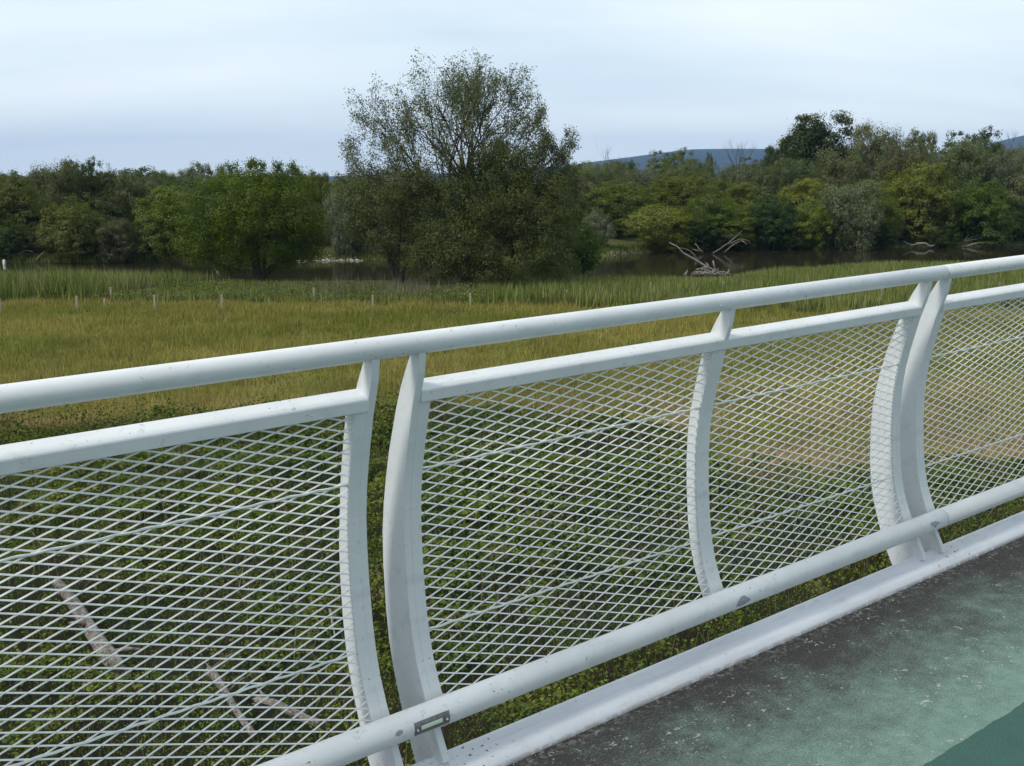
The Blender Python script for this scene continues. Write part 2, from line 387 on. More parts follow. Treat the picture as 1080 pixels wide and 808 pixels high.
# top bar: 62 x 32 mm, tilted with the posts
def top_bar(x0, x1):
    m = MB(); a = R(18); f0 = Vector((2.2515, 1.0575)); u = Vector((math.cos(a), math.sin(a))); v = Vector((math.sin(a), -math.cos(a))); c = .0025
    v = Vector((.10, -.995))
    q = [f0 + u * c, f0 + u * (.062 - c), f0 + u * .062 + v * c, f0 + u * .062 + v * .030, f0 + u * (.062 - c) + v * .0325, f0 + u * c + v * .0325, f0 + v * .030, f0 + v * c]
    m.loft([[(x, p.x, p.y) for p in q][::-1] for x in (x0, x1)]); return m.mesh('top_bar', M['paint'])
BAR = top_bar(0, XA + MOD + .0335 - XB - .022)
for k in range(-4, 4):
    ox = k * MOD
    child('post', POST, XA + .033 + ox); child('post', POST, XB + ox)
    child('frame_bar', FRAME, XA + ox); child('frame_bar', FRAME, XB + .0215 + ox)
    child('middle_bar', MIDDLE, XM + ox); child('bracket', BRACKET, XM + .038 + ox)
    child('top_bar', BAR, XB + .022 + ox)
    for x, key in ((XB + .055, 1), (XM + .062, 2)):
        p = child('mesh_panel', PANEL[key], x + ox)
        for wme in WIRES[key]:
            wo_ = link('tension_wire', wme, None, p)
# handrail and foot rail, in lengths butted at a seam
HY, HZ, HR = 2.2425, 1.1835, .0285
FY, FZ, FR = 2.2005, .1875, .0378
def pipe(name, y, z, r, x0, x1):
    m = MB(); m.loft([[(x, y + r_ * math.cos(a), z + r_ * math.sin(a)) for a in [-2 * math.pi * i / 28 for i in range(28)]] for x, r_ in ((x0, r - .0015), (x0 + .0015, r), (x1 - .0015, r), (x1, r - .0015))])
    me = m.mesh(name, M['paint']); me.polygons.foreach_set('use_smooth', [len(p.vertices) == 4 for p in me.polygons]); return me
SEAM = [3.88 + 4.906 * k for k in (-3, -2, -1, 0, 1)]
for a, b in zip(SEAM[:-1], SEAM[1:]):
    for nm, y, z, r, dx in (('handrail', HY, HZ, HR, -.01), ('foot_rail', FY, FZ, FR, .02)):
        h = child(nm, pipe(nm, y, z, r, a + dx + .002, b + dx - .002), 0)
        m = MB(); m.loft([[(b + dx + e, y + (r - .003) * math.cos(q), z + (r - .003) * math.sin(q)) for q in [-2 * math.pi * i / 24 for i in range(24)]] for e in (-.004, .004)])
        m.build('joint_sleeve', M['seam'], h)
        if nm == 'handrail':
            for xb, ang, big in ((2.553, 196, .0055), (1.462, 247, .0028), (2.553 + MOD, 196, .0055)):
                if a < xb < b:
                    m = MB(); n3 = Vector((0, math.cos(R(ang)), math.sin(R(ang)))); c3 = Vector((xb, y, z)) + n3 * (r - .001)
                    t1 = Vector((1, 0, 0)); t2 = n3.cross(t1)
                    m.loft([[c3 + n3 * hh + (t1 * math.cos(q) + t2 * math.sin(q)) * rr for q in [2 * math.pi * i / 12 for i in range(12)]] for hh, rr in ((0, big), (.0018, big * .92), (.0028, big * .5))])
                    m.build('rivet_or_hole', M['paint'] if big > .004 else M['seam'], h)  # the small dark one is a raised disc standing for a hole
        elif a < 2.6 < b:
            foot = h
def foot_surface(x, ang, lift=.0006): return (x, FY + (FR + lift) * math.cos(R(ang)), FZ + (FR + lift) * math.sin(R(ang)))
def paint_chip(outline, name='bare_patch', parent=None, lift=.0008):
    m = MB(); cx = sum(p[0] for p in outline) / len(outline); ca = sum(p[1] for p in outline) / len(outline)
    o2 = []
    for i, p in enumerate(outline):
        q = outline[(i + 1) % len(outline)]
        for s in range(4): o2.append((p[0] + (q[0] - p[0]) * s / 4, p[1] + (q[1] - p[1]) * s / 4))
    rings = [[foot_surface(cx + (x - cx) * f, ca + (a - ca) * f, lift) for x, a in o2] for f in (1, .66, .33, .02)]
    b = len(o2); m.loft(rings, cap=False); m.f.append(tuple(range(3 * b, 4 * b)))
    return m.build(name, M['primer'], parent or foot, True)
paint_chip([(2.603, 193), (2.612, 171), (2.628, 154), (2.644, 152), (2.668, 175), (2.674, 187), (2.655, 197), (2.625, 204)])
paint_chip([(3.770, 150), (3.800, 152), (3.822, 163), (3.834, 174), (3.812, 177), (3.800, 195), (3.788, 180), (3.768, 164)])
paint_chip([(1.285, 163), (1.296, 155), (1.307, 160), (1.306, 172), (1.294, 177), (1.284, 172)])
# little marker lamp set into the foot rail
lx0, lx1 = 1.343, 1.452
lamp = MB(); pts = [foot_surface(0, a, .0022) for a in (152, 163, 174, 185, 196, 207)]
lamp.loft([[(x, p[1], p[2]) for p in pts] + [(x, FY + (FR - .004) * math.cos(R(a)), FZ + (FR - .004) * math.sin(R(a))) for a in (207, 180, 152)] for x in (lx0, lx1)])
lamp = lamp.build('marker_lamp', M['bezel'], foot)
m = MB(); m.loft([[(x, *foot_surface(0, a, .0036)[1:]) for a in (172, 177, 182, 187)] + [(x, *foot_surface(0, a, .001)[1:]) for a in (187, 172)] for x in (1.362, 1.428)]); m.build('lens', M['lens'], lamp)
for x in (1.351, 1.443):
    m = MB(); c3 = Vector(foot_surface(x, 184, .002)); n3 = Vector((0, math.cos(R(184)), math.sin(R(184)))); t2 = n3.cross(Vector((1, 0, 0)))
    m.loft([[c3 + n3 * hh + (Vector((1, 0, 0)) * math.cos(q) + t2 * math.sin(q)) * .0032 for q in [2 * math.pi * i / 10 for i in range(10)]] for hh in (0, .0016)]); m.build('screw', M['paint'], lamp)

# ================================================================== TERRAIN
far_x = np.array([-400, -49, -20, 10, 18, 62, 400.]); far_y = np.array([84, 103, 106, 112, 121, 129, 190.])
near_x = np.array([-400, -45, -11, 12, 30, 60, 400.]); near_y = np.array([72, 83, 79, 81, 93, 99, 150.])
def bank_far(x): return np.interp(x, far_x, far_y) + 1.3 * (vnoise(x, x * 0 + 3, 6) - .5)
def bank_near(x): return np.interp(x, near_x, near_y) + 1.2 * (vnoise(x, x * 0 + 9, 5) - .5)
def smooth(a, b, v): u = np.clip((v - a) / (b - a), 0, 1); return u * u * (3 - 2 * u)
def ground_z(x, y):
    x = np.asarray(x, float); y = np.asarray(y, float)
    n, f = bank_near(x), bank_far(x)
    ch = smooth(n - 1.5, n + 2.5, y) * (1 - smooth(f - 2.5, f + 1.5, y))
    z = -1.6 * ch + smooth(f + 1, f + 10, y) * np.interp(x, [30, 42], [.8, 1.5]) + .10 * (fbm(x, y, 7) - .5) * (y < 95)
    return z + smooth(300, 1500, y) * 0
def gz(x, y): return float(ground_z(np.array([x]), np.array([y]))[0])

def grid(xs, ys):
    Xg, Yg = np.meshgrid(xs, ys); Zg = ground_z(Xg, Yg); n, mm = Xg.shape
    V = np.stack([Xg, Yg, Zg], -1).reshape(-1, 3)
    idx = np.arange(n * mm).reshape(n, mm)
    Fc = np.stack([idx[:-1, :-1], idx[:-1, 1:], idx[1:, 1:], idx[1:, :-1]], -1).reshape(-1, 4)
    return V, Fc
axx = np.concatenate([-np.geomspace(6300, 90, 22), np.arange(-85, 100, 1.0), np.geomspace(105, 6300, 22)])
axy = np.concatenate([-np.geomspace(2800, 20, 16), np.arange(-15, 150, .8), np.geomspace(152, 6800, 36)])
V, Fc = grid(axx, axy)
gm = bpy.data.meshes.new('ground'); gm.from_pydata(V.tolist(), [], Fc.tolist()); gm.polygons.foreach_set('use_smooth', [True] * len(gm.polygons))
border_px = [(-400, 462), (0, 456), (330, 448), (440, 436), (530, 438), (600, 444), (700, 462), (740, 480), (765, 512), (900, 516), (1080, 500), (1400, 490)]
bp = [at(*p) for p in border_px]; b_r = np.array([p.x / p.y for p in bp]); b_y = np.array([p.y for p in bp])
def border(x, y): return np.interp(x / np.maximum(y, 1), b_r, b_y) + 2.2 * (fbm(x, y, 3.0) - .5)   # weeds nearer than this, meadow beyond
reed_edge_r = np.array([-.6, -.2, .02, .3, .5]); reed_edge_y = np.array([65., 65, 63.5, 60, 62])
def meadow_end(x, y): return np.interp(x / np.maximum(y, 1), reed_edge_r, reed_edge_y) + 1.2 * (fbm(x, y, 2.5) - .5)
Xg, Yg = V[:, 0], V[:, 1]
meadow = np.clip((Yg - border(Xg, Yg)) / .8, 0, 1) * np.clip((meadow_end(Xg, Yg) - Yg) / .8, 0, 1)
ca = gm.color_attributes.new('zone', 'FLOAT_COLOR', 'POINT')
zonec = np.zeros((len(V), 4), np.float32); zonec[:, 0] = meadow; zonec[:, 1] = Yg > 100; zonec[:, 3] = 1
ca.data.foreach_set('color', zonec.ravel())
def meadow_colour(t, co):
    """straw, olive and reddish seed heads in drifts"""
    n1 = t.noise(.10, 4, t.mapping(co, (.6, 1.5, 1))); n2 = t.noise(.45, 4, co); X_, Y_, Z_ = t.sep(co)
    c = t.mix(t.ramp(n1, .35, .65), (.205, .225, .040), (.350, .315, .085))
    red = t.math('MULTIPLY', t.ramp(t.math('ADD', t.math('MULTIPLY', n2, .6), t.math('MULTIPLY', t.noise(.16, 3, co), .4)), .41, .57), t.ramp(Y_, 26, 44, 1.0, .15))
    return t.mix(t.math('MULTIPLY', red, .8), c, (.43, .275, .155))
t = NT('ground_soil'); co = t.coord()
zn = t.n('VertexColor', layer_name='zone'); zs_ = t.n('SeparateColor'); t.l(zn.outputs[0], zs_.inputs[0])
soil = t.mix(t.noise(1.5, 5, co), (.012, .011, .008), (.026, .024, .014))
fargr = t.mix(t.noise(.15, 4, co), (.05, .065, .02), (.10, .105, .035))
c = t.mix(zs_.outputs[0], soil, t.mix(.45, meadow_colour(t, co), (.03, .03, .012)))
c = t.mix(zs_.outputs[1], c, fargr)
mudz = t.sep(co)[2]; mud = t.math('MULTIPLY', zs_.outputs[1], t.ramp(t.math('ADD', mudz, t.math('MULTIPLY', t.noise(.5, 3, co), .4)), .10, .28, 1, 0)); c = t.mix(t.math('MULTIPLY', mud, .85), c, (.27, .235, .17))
t.principled(c, .95, .1, normal=t.bump(t.noise(6, 5, co), .6, .08)); gm.materials.append(t.m)
tag(link('ground', gm), kind='structure')

# river
t = NT('river_water'); co = t.coord()
h = t.math('ADD', t.noise(1.1, 4, t.mapping(co, (.5, 1.4, 1))), t.math('MULTIPLY', t.noise(.12, 2, co), .6))
t.principled(t.mix(t.noise(.05, 3, co), (.020, .017, .009), (.034, .028, .014)), .06, .5, normal=t.bump(h, .16, .03)); M['water'] = t.m
xs_ = np.linspace(-400, 400, 160); m = MB()
m.v = [(x, float(np.interp(x, near_x, near_y)) - 4, -.5) for x in xs_] + [(x, float(np.interp(x, far_x, far_y)) + 4, -.5) for x in xs_]
m.f = [(i, i + 1, i + 161, i + 160) for i in range(159)]
tag(m.build('river', M['water']), kind='structure')

# far hills
def hill(name, dist, prof, depth, seed):
    rr = np.random.default_rng(seed); xs = np.linspace(prof[0][0], prof[-1][0], 90); m = MB()
    tops = np.interp(xs, [p[0] for p in prof], [p[1] for p in prof]) + rr.normal(0, .25, 90)
    rows = []
    for fr, yy in ((0, 0), (.45, .18), (.8, .42), (1, .75), (.9, 1.1), (0, 2.0)):
        row = []
        for x_, t_ in zip(xs, tops):
            tp = atd(x_, t_, dist + .75 * depth); d_ = dist + depth * yy
            row.append((tp.x * d_ / (dist + .75 * depth), d_, max(tp.z, 1) * fr - (3 if fr == 0 else 0)))
        rows.append(row)
    for r_ in rows: m.v.extend(r_)
    n = 90
    for i in range(len(rows) - 1):
        for j in range(n - 1): m.f.append((i * n + j, i * n + j + 1, (i + 1) * n + j + 1, (i + 1) * n + j))
    return tag(m.build(name, M['hill'], None, True), kind='structure')
t = NT('hill_forest'); co = t.coord()
t.principled(t.mix(t.noise(.012, 6, co), (.018, .028, .016), (.05, .062, .03)), .95, .1, normal=t.bump(t.noise(.03, 5, co), .6, 8)); M['hill'] = t.m
hill('hills', 4400, [(-700, 187), (420, 186), (560, 177), (600, 174), (640, 169), (680, 163.5), (730, 157.5), (790, 156.5), (840, 159), (900, 167), (980, 163), (1040, 152), (1080, 143), (1180, 138), (1400, 142), (1700, 170)], 900, 4)

# ================================================================== TREE CROWNS (unit height, unit width)
def crown(seed, style, n=30000):
    rng = np.random.default_rng(seed); P = []; N = []; Lb = []
    nl = {'broad': 19, 'willow': 17, 'poplar': 22, 'bush': 10}[style]
    lobes = []
    for i in range(nl):
        if style == 'poplar':
            a = rng.uniform(0, 2 * np.pi); rr = .34 * math.sqrt(rng.random()); z = rng.uniform(.3, .88) - .5 * rr
            lobes.append((rr * math.cos(a), rr * math.sin(a), z, .10 + .05 * rng.random(), .12 + .06 * rng.random()))
        elif style == 'bush':
            a = rng.uniform(0, 2 * np.pi); rr = .30 * math.sqrt(rng.random()); z = .22 + .42 * rng.random() * (1 - rr)
            lobes.append((rr * math.cos(a), rr * math.sin(a), z, .17 + .06 * rng.random(), .22 + .1 * rng.random()))
        else:
            a = i * 2.4 + rng.normal(0, .3); z = .12 + .70 * ((i + .5) / nl) ** .9; prof = math.sqrt(max(.05, 1 - ((z - .40) / .60) ** 2))
            rr = .32 * prof * (rng.random() ** .30)
            r0 = (.165 if style == 'broad' else .16) * (.75 + .55 * rng.random())
            lobes.append((rr * math.cos(a), rr * math.sin(a), z, r0, r0 * (1.05 if style == 'broad' else 1.25)))
    if style != 'poplar': lobes.append((0, 0, .42, .27, .38))
    tot = sum(l[3] ** 2 for l in lobes)
    for (lx, ly, lz, lr, lh) in lobes:
        m = int(n * lr ** 2 / tot); nc = max(12, int(m / 75))
        dirs = unit(rng.normal(size=(nc, 3)) + np.array([0, 0, .25])); rad = rng.uniform(.72, 1.08, nc)[:, None]
        cc = np.array([lx, ly, lz]) + dirs * rad * np.array([lr, lr, lh])
        ci = rng.integers(0, nc, m); cr = rng.uniform(.018, .046, nc)
        off = np.clip(rng.normal(size=(m, 3)), -1.7, 1.7) * cr[ci][:, None] * np.array([1, 1, .75 if style != 'willow' else 1.5])
        if style == 'willow': off[:, 2] -= np.abs(rng.normal(size=m)) * .02
        P.append(cc[ci] + off); N.append(dirs[ci] * .9 + unit(off) * .9 + rng.normal(size=(m, 3)) * .35 + np.array([0, 0, .35]))
    P = np.concatenate(P); N = np.concatenate(N); k = len(P)
    P[:, 2] = np.maximum(P[:, 2], .01 + .03 * rng.random(k)); P[:, 2] /= np.percentile(P[:, 2], 99.7); P[:, :2] *= .5 / np.percentile(np.hypot(P[:, 0], P[:, 1]), 98.5)
    T = None; L = rng.uniform(.016, .032, k); W_ = L * rng.uniform(.5, .8, k)
    if style == 'willow': T = rng.normal(size=(k, 3)) * .5 + np.array([0, 0, -1.]); L = rng.uniform(.022, .046, k); W_ = L * .30
    if style == 'poplar': L *= .85; W_ *= .95
    return np_mesh('crown', leaves(P, N, L, W_, T, rng), 4, M['leaf'])
CROWN = {'broad': [crown(s, 'broad') for s in (1, 2, 3)], 'willow': [crown(s, 'willow', 36000) for s in (11, 12, 13)], 'poplar': [crown(21, 'poplar', 46000)], 'bush': [crown(s, 'bush', 20000) for s in (31, 32)]}
def trunk_mesh(seed, pale=False):
    rr = random.Random(seed); m = MB(); p = Vector((0, 0, -.03)); pts = [p.copy()]; rads = [.030]
    for i in range(6): p = p + Vector((rr.uniform(-.02, .02), rr.uniform(-.02, .02), .1)); pts.append(p.copy()); rads.append(.024 - .0028 * i)
    m.tube(pts, rads, 8)
    for k in range(7):
        i = rr.randint(2, 5); a = rr.uniform(0, 6.28); q = pts[i]; d = Vector((math.cos(a), math.sin(a), rr.uniform(.6, 1.5))).normalized()
        m.tube([q, q + d * .10, q + d * .2 + Vector((0, 0, .03)), q + d * .32 + Vector((0, 0, .06))], [.012, .009, .006, .003], 5)
    return m.mesh('trunk', M['pale_bark' if pale else 'bark'], True)
TRUNK = [trunk_mesh(s) for s in (1, 2, 3)]
C_ = {'green': (.105, .160, .016), 'deep': (.076, .114, .019), 'teal': (.050, .098, .022), 'yellow': (.185, .215, .022), 'olive': (.130, .162, .022), 'grey': (.140, .165, .062), 'brown': (.140, .135, .052), 'dark': (.066, .090, .021), 'lime': (.155, .205, .018), 'silver': (.165, .182, .092)}
cnt = [0]
def tree(px, dist, top, hw, style, colr, label, group=None, cat='tree', name=None, base=None):
    cnt[0] += 1; i = cnt[0]; rr = random.Random(i * 13)
    p = atd(px, 200, dist); fb = float(bank_far(np.array([p.x]))[0]); front = dist < fb + 7.5 and px < 945
    if front: dist = max(fb - .6, dist - 3.2); p = atd(px, 200, dist)
    x, y = p.x, p.y; z0 = min(gz(x, y), -.3) if front else gz(x, y)
    tz = atd(px, top, dist).z; h = max(1.2, tz - z0); wd = 2.15 * hw / F * dist
    kind = {'broad': 'broadleaf_tree', 'willow': 'willow_tree', 'poplar': 'poplar_tree', 'bush': 'bush'}[style]
    root = empty(name or ('bushy_tree' if kind == 'bush' else kind), (x, y, z0 - .05)); tag(root, label, cat, group)
    me = CROWN[style][i % len(CROWN[style])]
    c = link('crown', me, None, root); c.scale = (wd, wd * .9, h * 1.0); c.rotation_euler = (0, 0, rr.uniform(0, 6.28))
    k = rr.uniform(.88, 1.12); b = C_[colr]; c.color = (b[0] * k * rr.uniform(.92, 1.08), b[1] * k, b[2] * k * rr.uniform(.9, 1.1), 1)
    tr = link('trunk', TRUNK[i % 3], None, root); tr.scale = (h * .8, h * .8, h)
    return root

# --- left side of the far bank, front to back
tree(74, 107, 206, 38, 'bush', 'olive', 'rounded yellowish bushy tree leaning over the far left bank in front of dark trees')
tree(122, 107, 230, 27, 'bush', 'brown', 'low brownish grey willow bush on the left bank beside the yellowish bushy tree')
tree(176, 108, 196, 38, 'broad', 'lime', 'bright mid green tree on the far bank just left of the lone green tree')
tree(14, 112, 186, 38, 'broad', 'olive', 'olive green tree at the left edge of the photo on the far bank')
tree(-46, 110, 190, 36, 'broad', 'deep', 'dark green tree on the far bank just beyond the left frame edge')
tree(58, 120, 170, 34, 'willow', 'grey', 'tall grey green tree with twin pointed tops above the yellowish bushy tree')
tree(88, 123, 168, 24, 'broad', 'deep', 'tall dark tree with a pointed top, second of the left skyline')
tree(28, 126, 182, 30, 'willow', 'dark', 'dark willow in the second row behind the left edge tree')
tree(118, 121, 180, 30, 'broad', 'dark', 'very dark leafy tree behind the brownish willow bush')
tree(150, 119, 183, 32, 'willow', 'grey', 'grey green willow between the very dark tree and the bright mid green tree')
tree(170, 128, 181, 24, 'broad', 'deep', 'dark flat topped tree behind the bright mid green tree')
tree(211, 131, 172, 19, 'broad', 'grey', 'pale grey round top showing behind the lone green tree, left of two')
tree(240, 131, 174.5, 19, 'willow', 'grey', 'pale grey round top showing behind the lone green tree, right of two')
tree(300, 128, 180, 34, 'broad', 'deep', 'dark green tree hidden mostly behind the lone green tree')
tree(336, 121, 181, 19, 'broad', 'olive', 'olive dome shaped tree between the lone green tree and the tall sparse tree')
tree(368, 112, 200, 36, 'willow', 'silver', 'silver grey willow hanging over the bank above a pale leaning trunk')
tree(410, 121, 196, 36, 'willow', 'dark', 'dark willow behind the left flank of the tall sparse tree')
tree(450, 126, 200, 40, 'broad', 'dark', 'dark broad tree on the far bank behind the tall sparse tree')
for px, top, hw, d, st, cl in ((-20, 178, 34, 128, 'willow', 'grey'), (5, 181, 26, 135, 'broad', 'deep'), (135, 186, 26, 132, 'broad', 'dark'), (190, 190, 30, 122, 'broad', 'deep'), (270, 186, 34, 134, 'willow', 'grey'), (265, 205, 40, 114, 'broad', 'dark'), (320, 215, 30, 114, 'broad', 'deep'), (500, 185, 40, 138, 'broad', 'deep'), (560, 190, 36, 134, 'broad', 'deep'), (100, 210, 40, 114, 'broad', 'dark'), (40, 215, 36, 114, 'broad', 'dark'), (-90, 195, 40, 118, 'broad', 'deep'), (5, 232, 34, 109, 'bush', 'deep'), (35, 236, 26, 109.5, 'bush', 'dark'), (100, 226, 26, 110.5, 'bush', 'dark'), (150, 232, 24, 109.5, 'bush', 'deep'), (205, 225, 30, 111, 'bush', 'deep'), (250, 232, 30, 112, 'bush', 'dark'), (300, 235, 28, 113, 'bush', 'deep'), (340, 232, 26, 113.5, 'bush', 'olive'), (430, 236, 30, 116, 'bush', 'deep'), (480, 230, 34, 118, 'bush', 'dark'), (545, 235, 34, 120, 'bush', 'deep'), (150, 177, 30, 145, 'broad', 'deep'), (185, 179, 26, 150, 'willow', 'grey'), (320, 184, 30, 150, 'broad', 'deep'), (60, 180, 40, 150, 'broad', 'deep'), (-10, 184, 40, 150, 'broad', 'deep'), (105, 182, 34, 155, 'broad', 'deep'), (280, 184, 40, 160, 'broad', 'deep'), (380, 186, 36, 150, 'broad', 'deep'), (345, 187, 30, 145, 'willow', 'grey')):
    tree(px, d, top, hw, st, cl, 'dim leafy tree filling the rows behind the left bank trees', 'trees filling the wood on the left')
# --- right side of the far bank, front row
tree(630, 118, 220, 20, 'bush', 'silver', 'small round silver grey willow right of the big dark thicket at the waterside', cat='tree')
tree(692, 121, 216, 40, 'bush', 'yellow', 'rounded yellow green tree low on the far bank above the driftwood')
tree(655, 130, 192, 36, 'broad', 'olive', 'broad olive green tree behind the rounded yellow green tree')
tree(612, 134, 186, 26, 'broad', 'brown', 'brownish tinged tree at the right shoulder of the tall sparse tree')
tree(722, 132, 188, 36, 'broad', 'olive', 'olive tree with a rounded head above and right of the rounded yellow green tree')
tree(752, 127, 205, 30, 'broad', 'green', 'mid green tree over the forked dead branches on the far bank')
tree(783, 132, 192, 34, 'broad', 'olive', 'yellowish olive tree above the dark blue green leafy tree')
tree(815, 123, 208, 27, 'broad', 'teal', 'dark blue green large leaved tree reaching down to the water')
tree(856, 123, 214, 25, 'broad', 'lime', 'fresh green tree at the water between the blue green tree and the grey willow')
tree(850, 134, 188, 32, 'broad', 'yellow', 'yellow green crown under the tall dark poplar')
tree(897, 124, 192, 38, 'willow', 'silver', 'wide grey willow drooping to the water right of the fresh green tree')
tree(936, 125, 208, 17, 'broad', 'lime', 'narrow yellow green tree squeezed right of the wide grey willow')
tree(972, 129, 172, 36, 'broad', 'yellow', 'yellow green maple like tree, brightest crown on the right bank')
tree(1040, 129, 189, 37, 'broad', 'green', 'rounded green tree standing on the grassy bank at the right')
tree(1012, 143, 149, 38, 'willow', 'grey', 'big cloud shaped grey green willow at the upper right')
tree(1052, 140, 165, 34, 'willow', 'silver', 'grey willow crown right above the rounded green tree')
tree(1090, 136, 185, 34, 'willow', 'grey', 'grey green willow cut off by the right frame edge')
tree(1135, 138, 170, 40, 'broad', 'deep', 'dark tree just beyond the right frame edge')
tree(1000, 126.5, 238, 18, 'bush', 'deep', 'dark green bush hanging over the water between two pale fallen logs')
# --- right side, back rows
tree(860, 168, 122, 52, 'poplar', 'dark', 'tall dark poplar with gaps in its crown, highest tree on the right')
tree(820, 175, 146, 16, 'poplar', 'deep', 'smaller dark poplar at the left foot of the tall dark poplar')
tree(924, 160, 131, 36, 'willow', 'grey', 'tall grey green willow right of the tall dark poplar')
tree(890, 152, 160, 32, 'willow', 'grey', 'grey willow in the middle row below the tall grey green willow')
tree(950, 150, 152, 28, 'willow', 'brown', 'dull brownish willow behind the brightest yellow green crown')
tree(968, 172, 138, 24, 'broad', 'grey', 'grey green tree on the skyline right of the tall grey green willow')
tree(1022, 175, 137, 32, 'broad', 'deep', 'dark rounded tree on the skyline near the right hill')
tree(800, 150, 176, 32, 'willow', 'grey', 'grey willow tops left below the poplars')
tree(832, 146, 168, 30, 'willow', 'grey', 'pale willow in front of the poplars, above the yellowish olive tree')
tree(707, 210, 158, 26, 'broad', 'olive', 'distant broad dome shaped tree standing against the blue hill')
tree(738, 205, 167, 20, 'willow', 'grey', 'distant grey willow dome right of the broad dome against the hill')
tree(640, 190, 170, 26, 'willow', 'grey', 'distant grey willow left of the blue hill gap')
tree(664, 200, 170, 10, 'broad', 'deep', 'small distant dark tree with ragged top before the blue hill')
tree(747, 260, 161, 4.5, 'broad', 'dark', 'tiny dark round tree sticking up alone against the blue hill')
tree(768, 190, 174, 22, 'willow', 'silver', 'distant pale willow beneath the bare grey tree')
for px, top, hw, d, st, cl in ((588, 178, 28, 150, 'broad', 'deep'), (612, 171, 26, 175, 'broad', 'olive'), (632, 172, 22, 165, 'willow', 'grey'), (655, 171, 22, 205, 'broad', 'grey'), (620, 180, 26, 160, 'willow', 'grey'), (680, 178, 28, 165, 'willow', 'silver'), (700, 186, 30, 150, 'broad', 'olive'), (735, 182, 28, 155, 'broad', 'olive'), (765, 190, 28, 148, 'broad', 'olive'), (645, 212, 28, 124, 'broad', 'deep'), (725, 220, 30, 124, 'broad', 'deep'), (775, 222, 30, 126, 'broad', 'green'), (835, 215, 28, 128, 'broad', 'deep'), (880, 205, 28, 130, 'broad', 'green'), (920, 190, 30, 138, 'broad', 'olive'), (955, 205, 28, 131, 'broad', 'deep'), (1000, 190, 30, 138, 'willow', 'dark'), (1015, 212, 24, 132, 'broad', 'dark'), (1075, 210, 26, 133, 'broad', 'dark'), (1060, 152, 26, 185, 'willow', 'grey'), (990, 160, 30, 160, 'willow', 'grey'), (800, 165, 24, 195, 'broad', 'grey'), (598, 205, 26, 128, 'broad', 'deep'), (1090, 158, 30, 190, 'willow', 'grey'), (1170, 160, 40, 160, 'broad', 'deep'), (655, 184, 24, 180, 'broad', 'olive'), (600, 240, 26, 124, 'bush', 'deep'), (660, 238, 26, 126, 'bush', 'dark'), (735, 236, 28, 125, 'bush', 'deep'), (775, 238, 22, 125, 'bush', 'dark'), (835, 238, 22, 125.5, 'bush', 'dark'), (925, 236, 24, 126, 'bush', 'deep'), (955, 238, 20, 128, 'bush', 'deep'), (1030, 228, 30, 132, 'bush', 'dark'), (1075, 232, 24, 131, 'bush', 'deep'), (790, 215, 26, 130, 'broad', 'olive'), (720, 174, 24, 190, 'willow', 'grey'), (785, 176, 22, 200, 'broad', 'grey')):
    tree(px, d, top, hw, st, cl, 'leafy tree among the rows that fill the wood on the right bank', 'trees filling the wood on the right')

# --- branching trees
ENV = [None]
def grow(m, tips, rr, p, d, length, rad, depth, maxd, spread=.75, up=.12, kids=(3, 4), wander=.16):
    pts = [p.copy()]; rads = [rad]; ns = 4
    for i in range(ns):
        d = (d + Vector((rr.gauss(0, wander), rr.gauss(0, wander), rr.gauss(0, wander) + up * .5))).normalized()
        q_ = p + d * length / ns
        if ENV[0] and i and ENV[0](q_) > 1: break
        p = q_; pts.append(p.copy()); rads.append(rad * (1 - .5 * (i + 1) / ns))
    m.tube(pts, rads, 6 if depth < 2 else 4, cap=False)
    if ENV[0] and ENV[0](p) > 1.02 and depth: depth = maxd
    if depth >= maxd - 1:
        for q in pts[1:]: tips.append((q.copy(), d.copy()))
    if depth >= maxd: return
    for k in range(rr.randint(*kids)):
        i = min(len(pts) - 1, rr.choice((2, 3, 4, 4))); q = pts[i]; ax = Vector((rr.gauss(0, 1), rr.gauss(0, 1), rr.gauss(0, 1)))
        nd = (d + (ax - d * ax.dot(d)).normalized() * spread * rr.uniform(.6, 1.2) + Vector((0, 0, up))).normalized()
        grow(m, tips, rr, q, nd, length * rr.uniform(.62, .82), rads[i] * .72, depth + 1, maxd, spread, up, kids, wander)

# the tall sparse tree in the middle
D0 = 76; b0 = at(493, 300, .0); sc_ = b0.y / F
rr = random.Random(5); m = MB(); tips = []
m.tube([(0, 0, -.2), (.05, 0, 1.5), (-.05, .1, 3.2), (.0, 0, 4.8)], [.55, .44, .40, .36], 10, cap=False)
def dome(q): return math.sqrt(((q.x + .95) / 8.3) ** 2 + (q.y / 7.5) ** 2 + ((q.z - 6.9) / (9.3 if q.z > 6.9 else 5.5)) ** 2) - .07 * math.sin(q.x * 1.7 + 1) - .05 * math.sin(q.x * 3.1 + q.z * 2.3)
ENV[0] = dome
for ang, tilt, L in ((-80, .1, 4.8), (-66, .5, 4.9), (-53, -.4, 5.0), (-41, .3, 5.2), (-29, -.3, 5.3), (-18, .35, 5.3), (-7, -.3, 5.5), (4, .3, 5.5), (15, -.3, 5.4), (27, .3, 5.2), (39, -.3, 5.0), (52, .35, 4.9), (46, -.2, 4.9), (60, .1, 4.8), (66, -.3, 4.8), (72, .3, 4.8), (80, .2, 4.7), (84, -.3, 4.6), (-25, .9, 4.2), (20, -.9, 4.2)):
    a = R(ang); grow(m, tips, rr, Vector((0, 0, rr.uniform(3.6, 5.0))), Vector((math.sin(a), tilt, math.cos(a) * .9)).normalized(), L * .96, .165 if abs(ang) < 60 else .13, 0, 3, .62, .07, (4, 5), .13)
ENV[0] = None
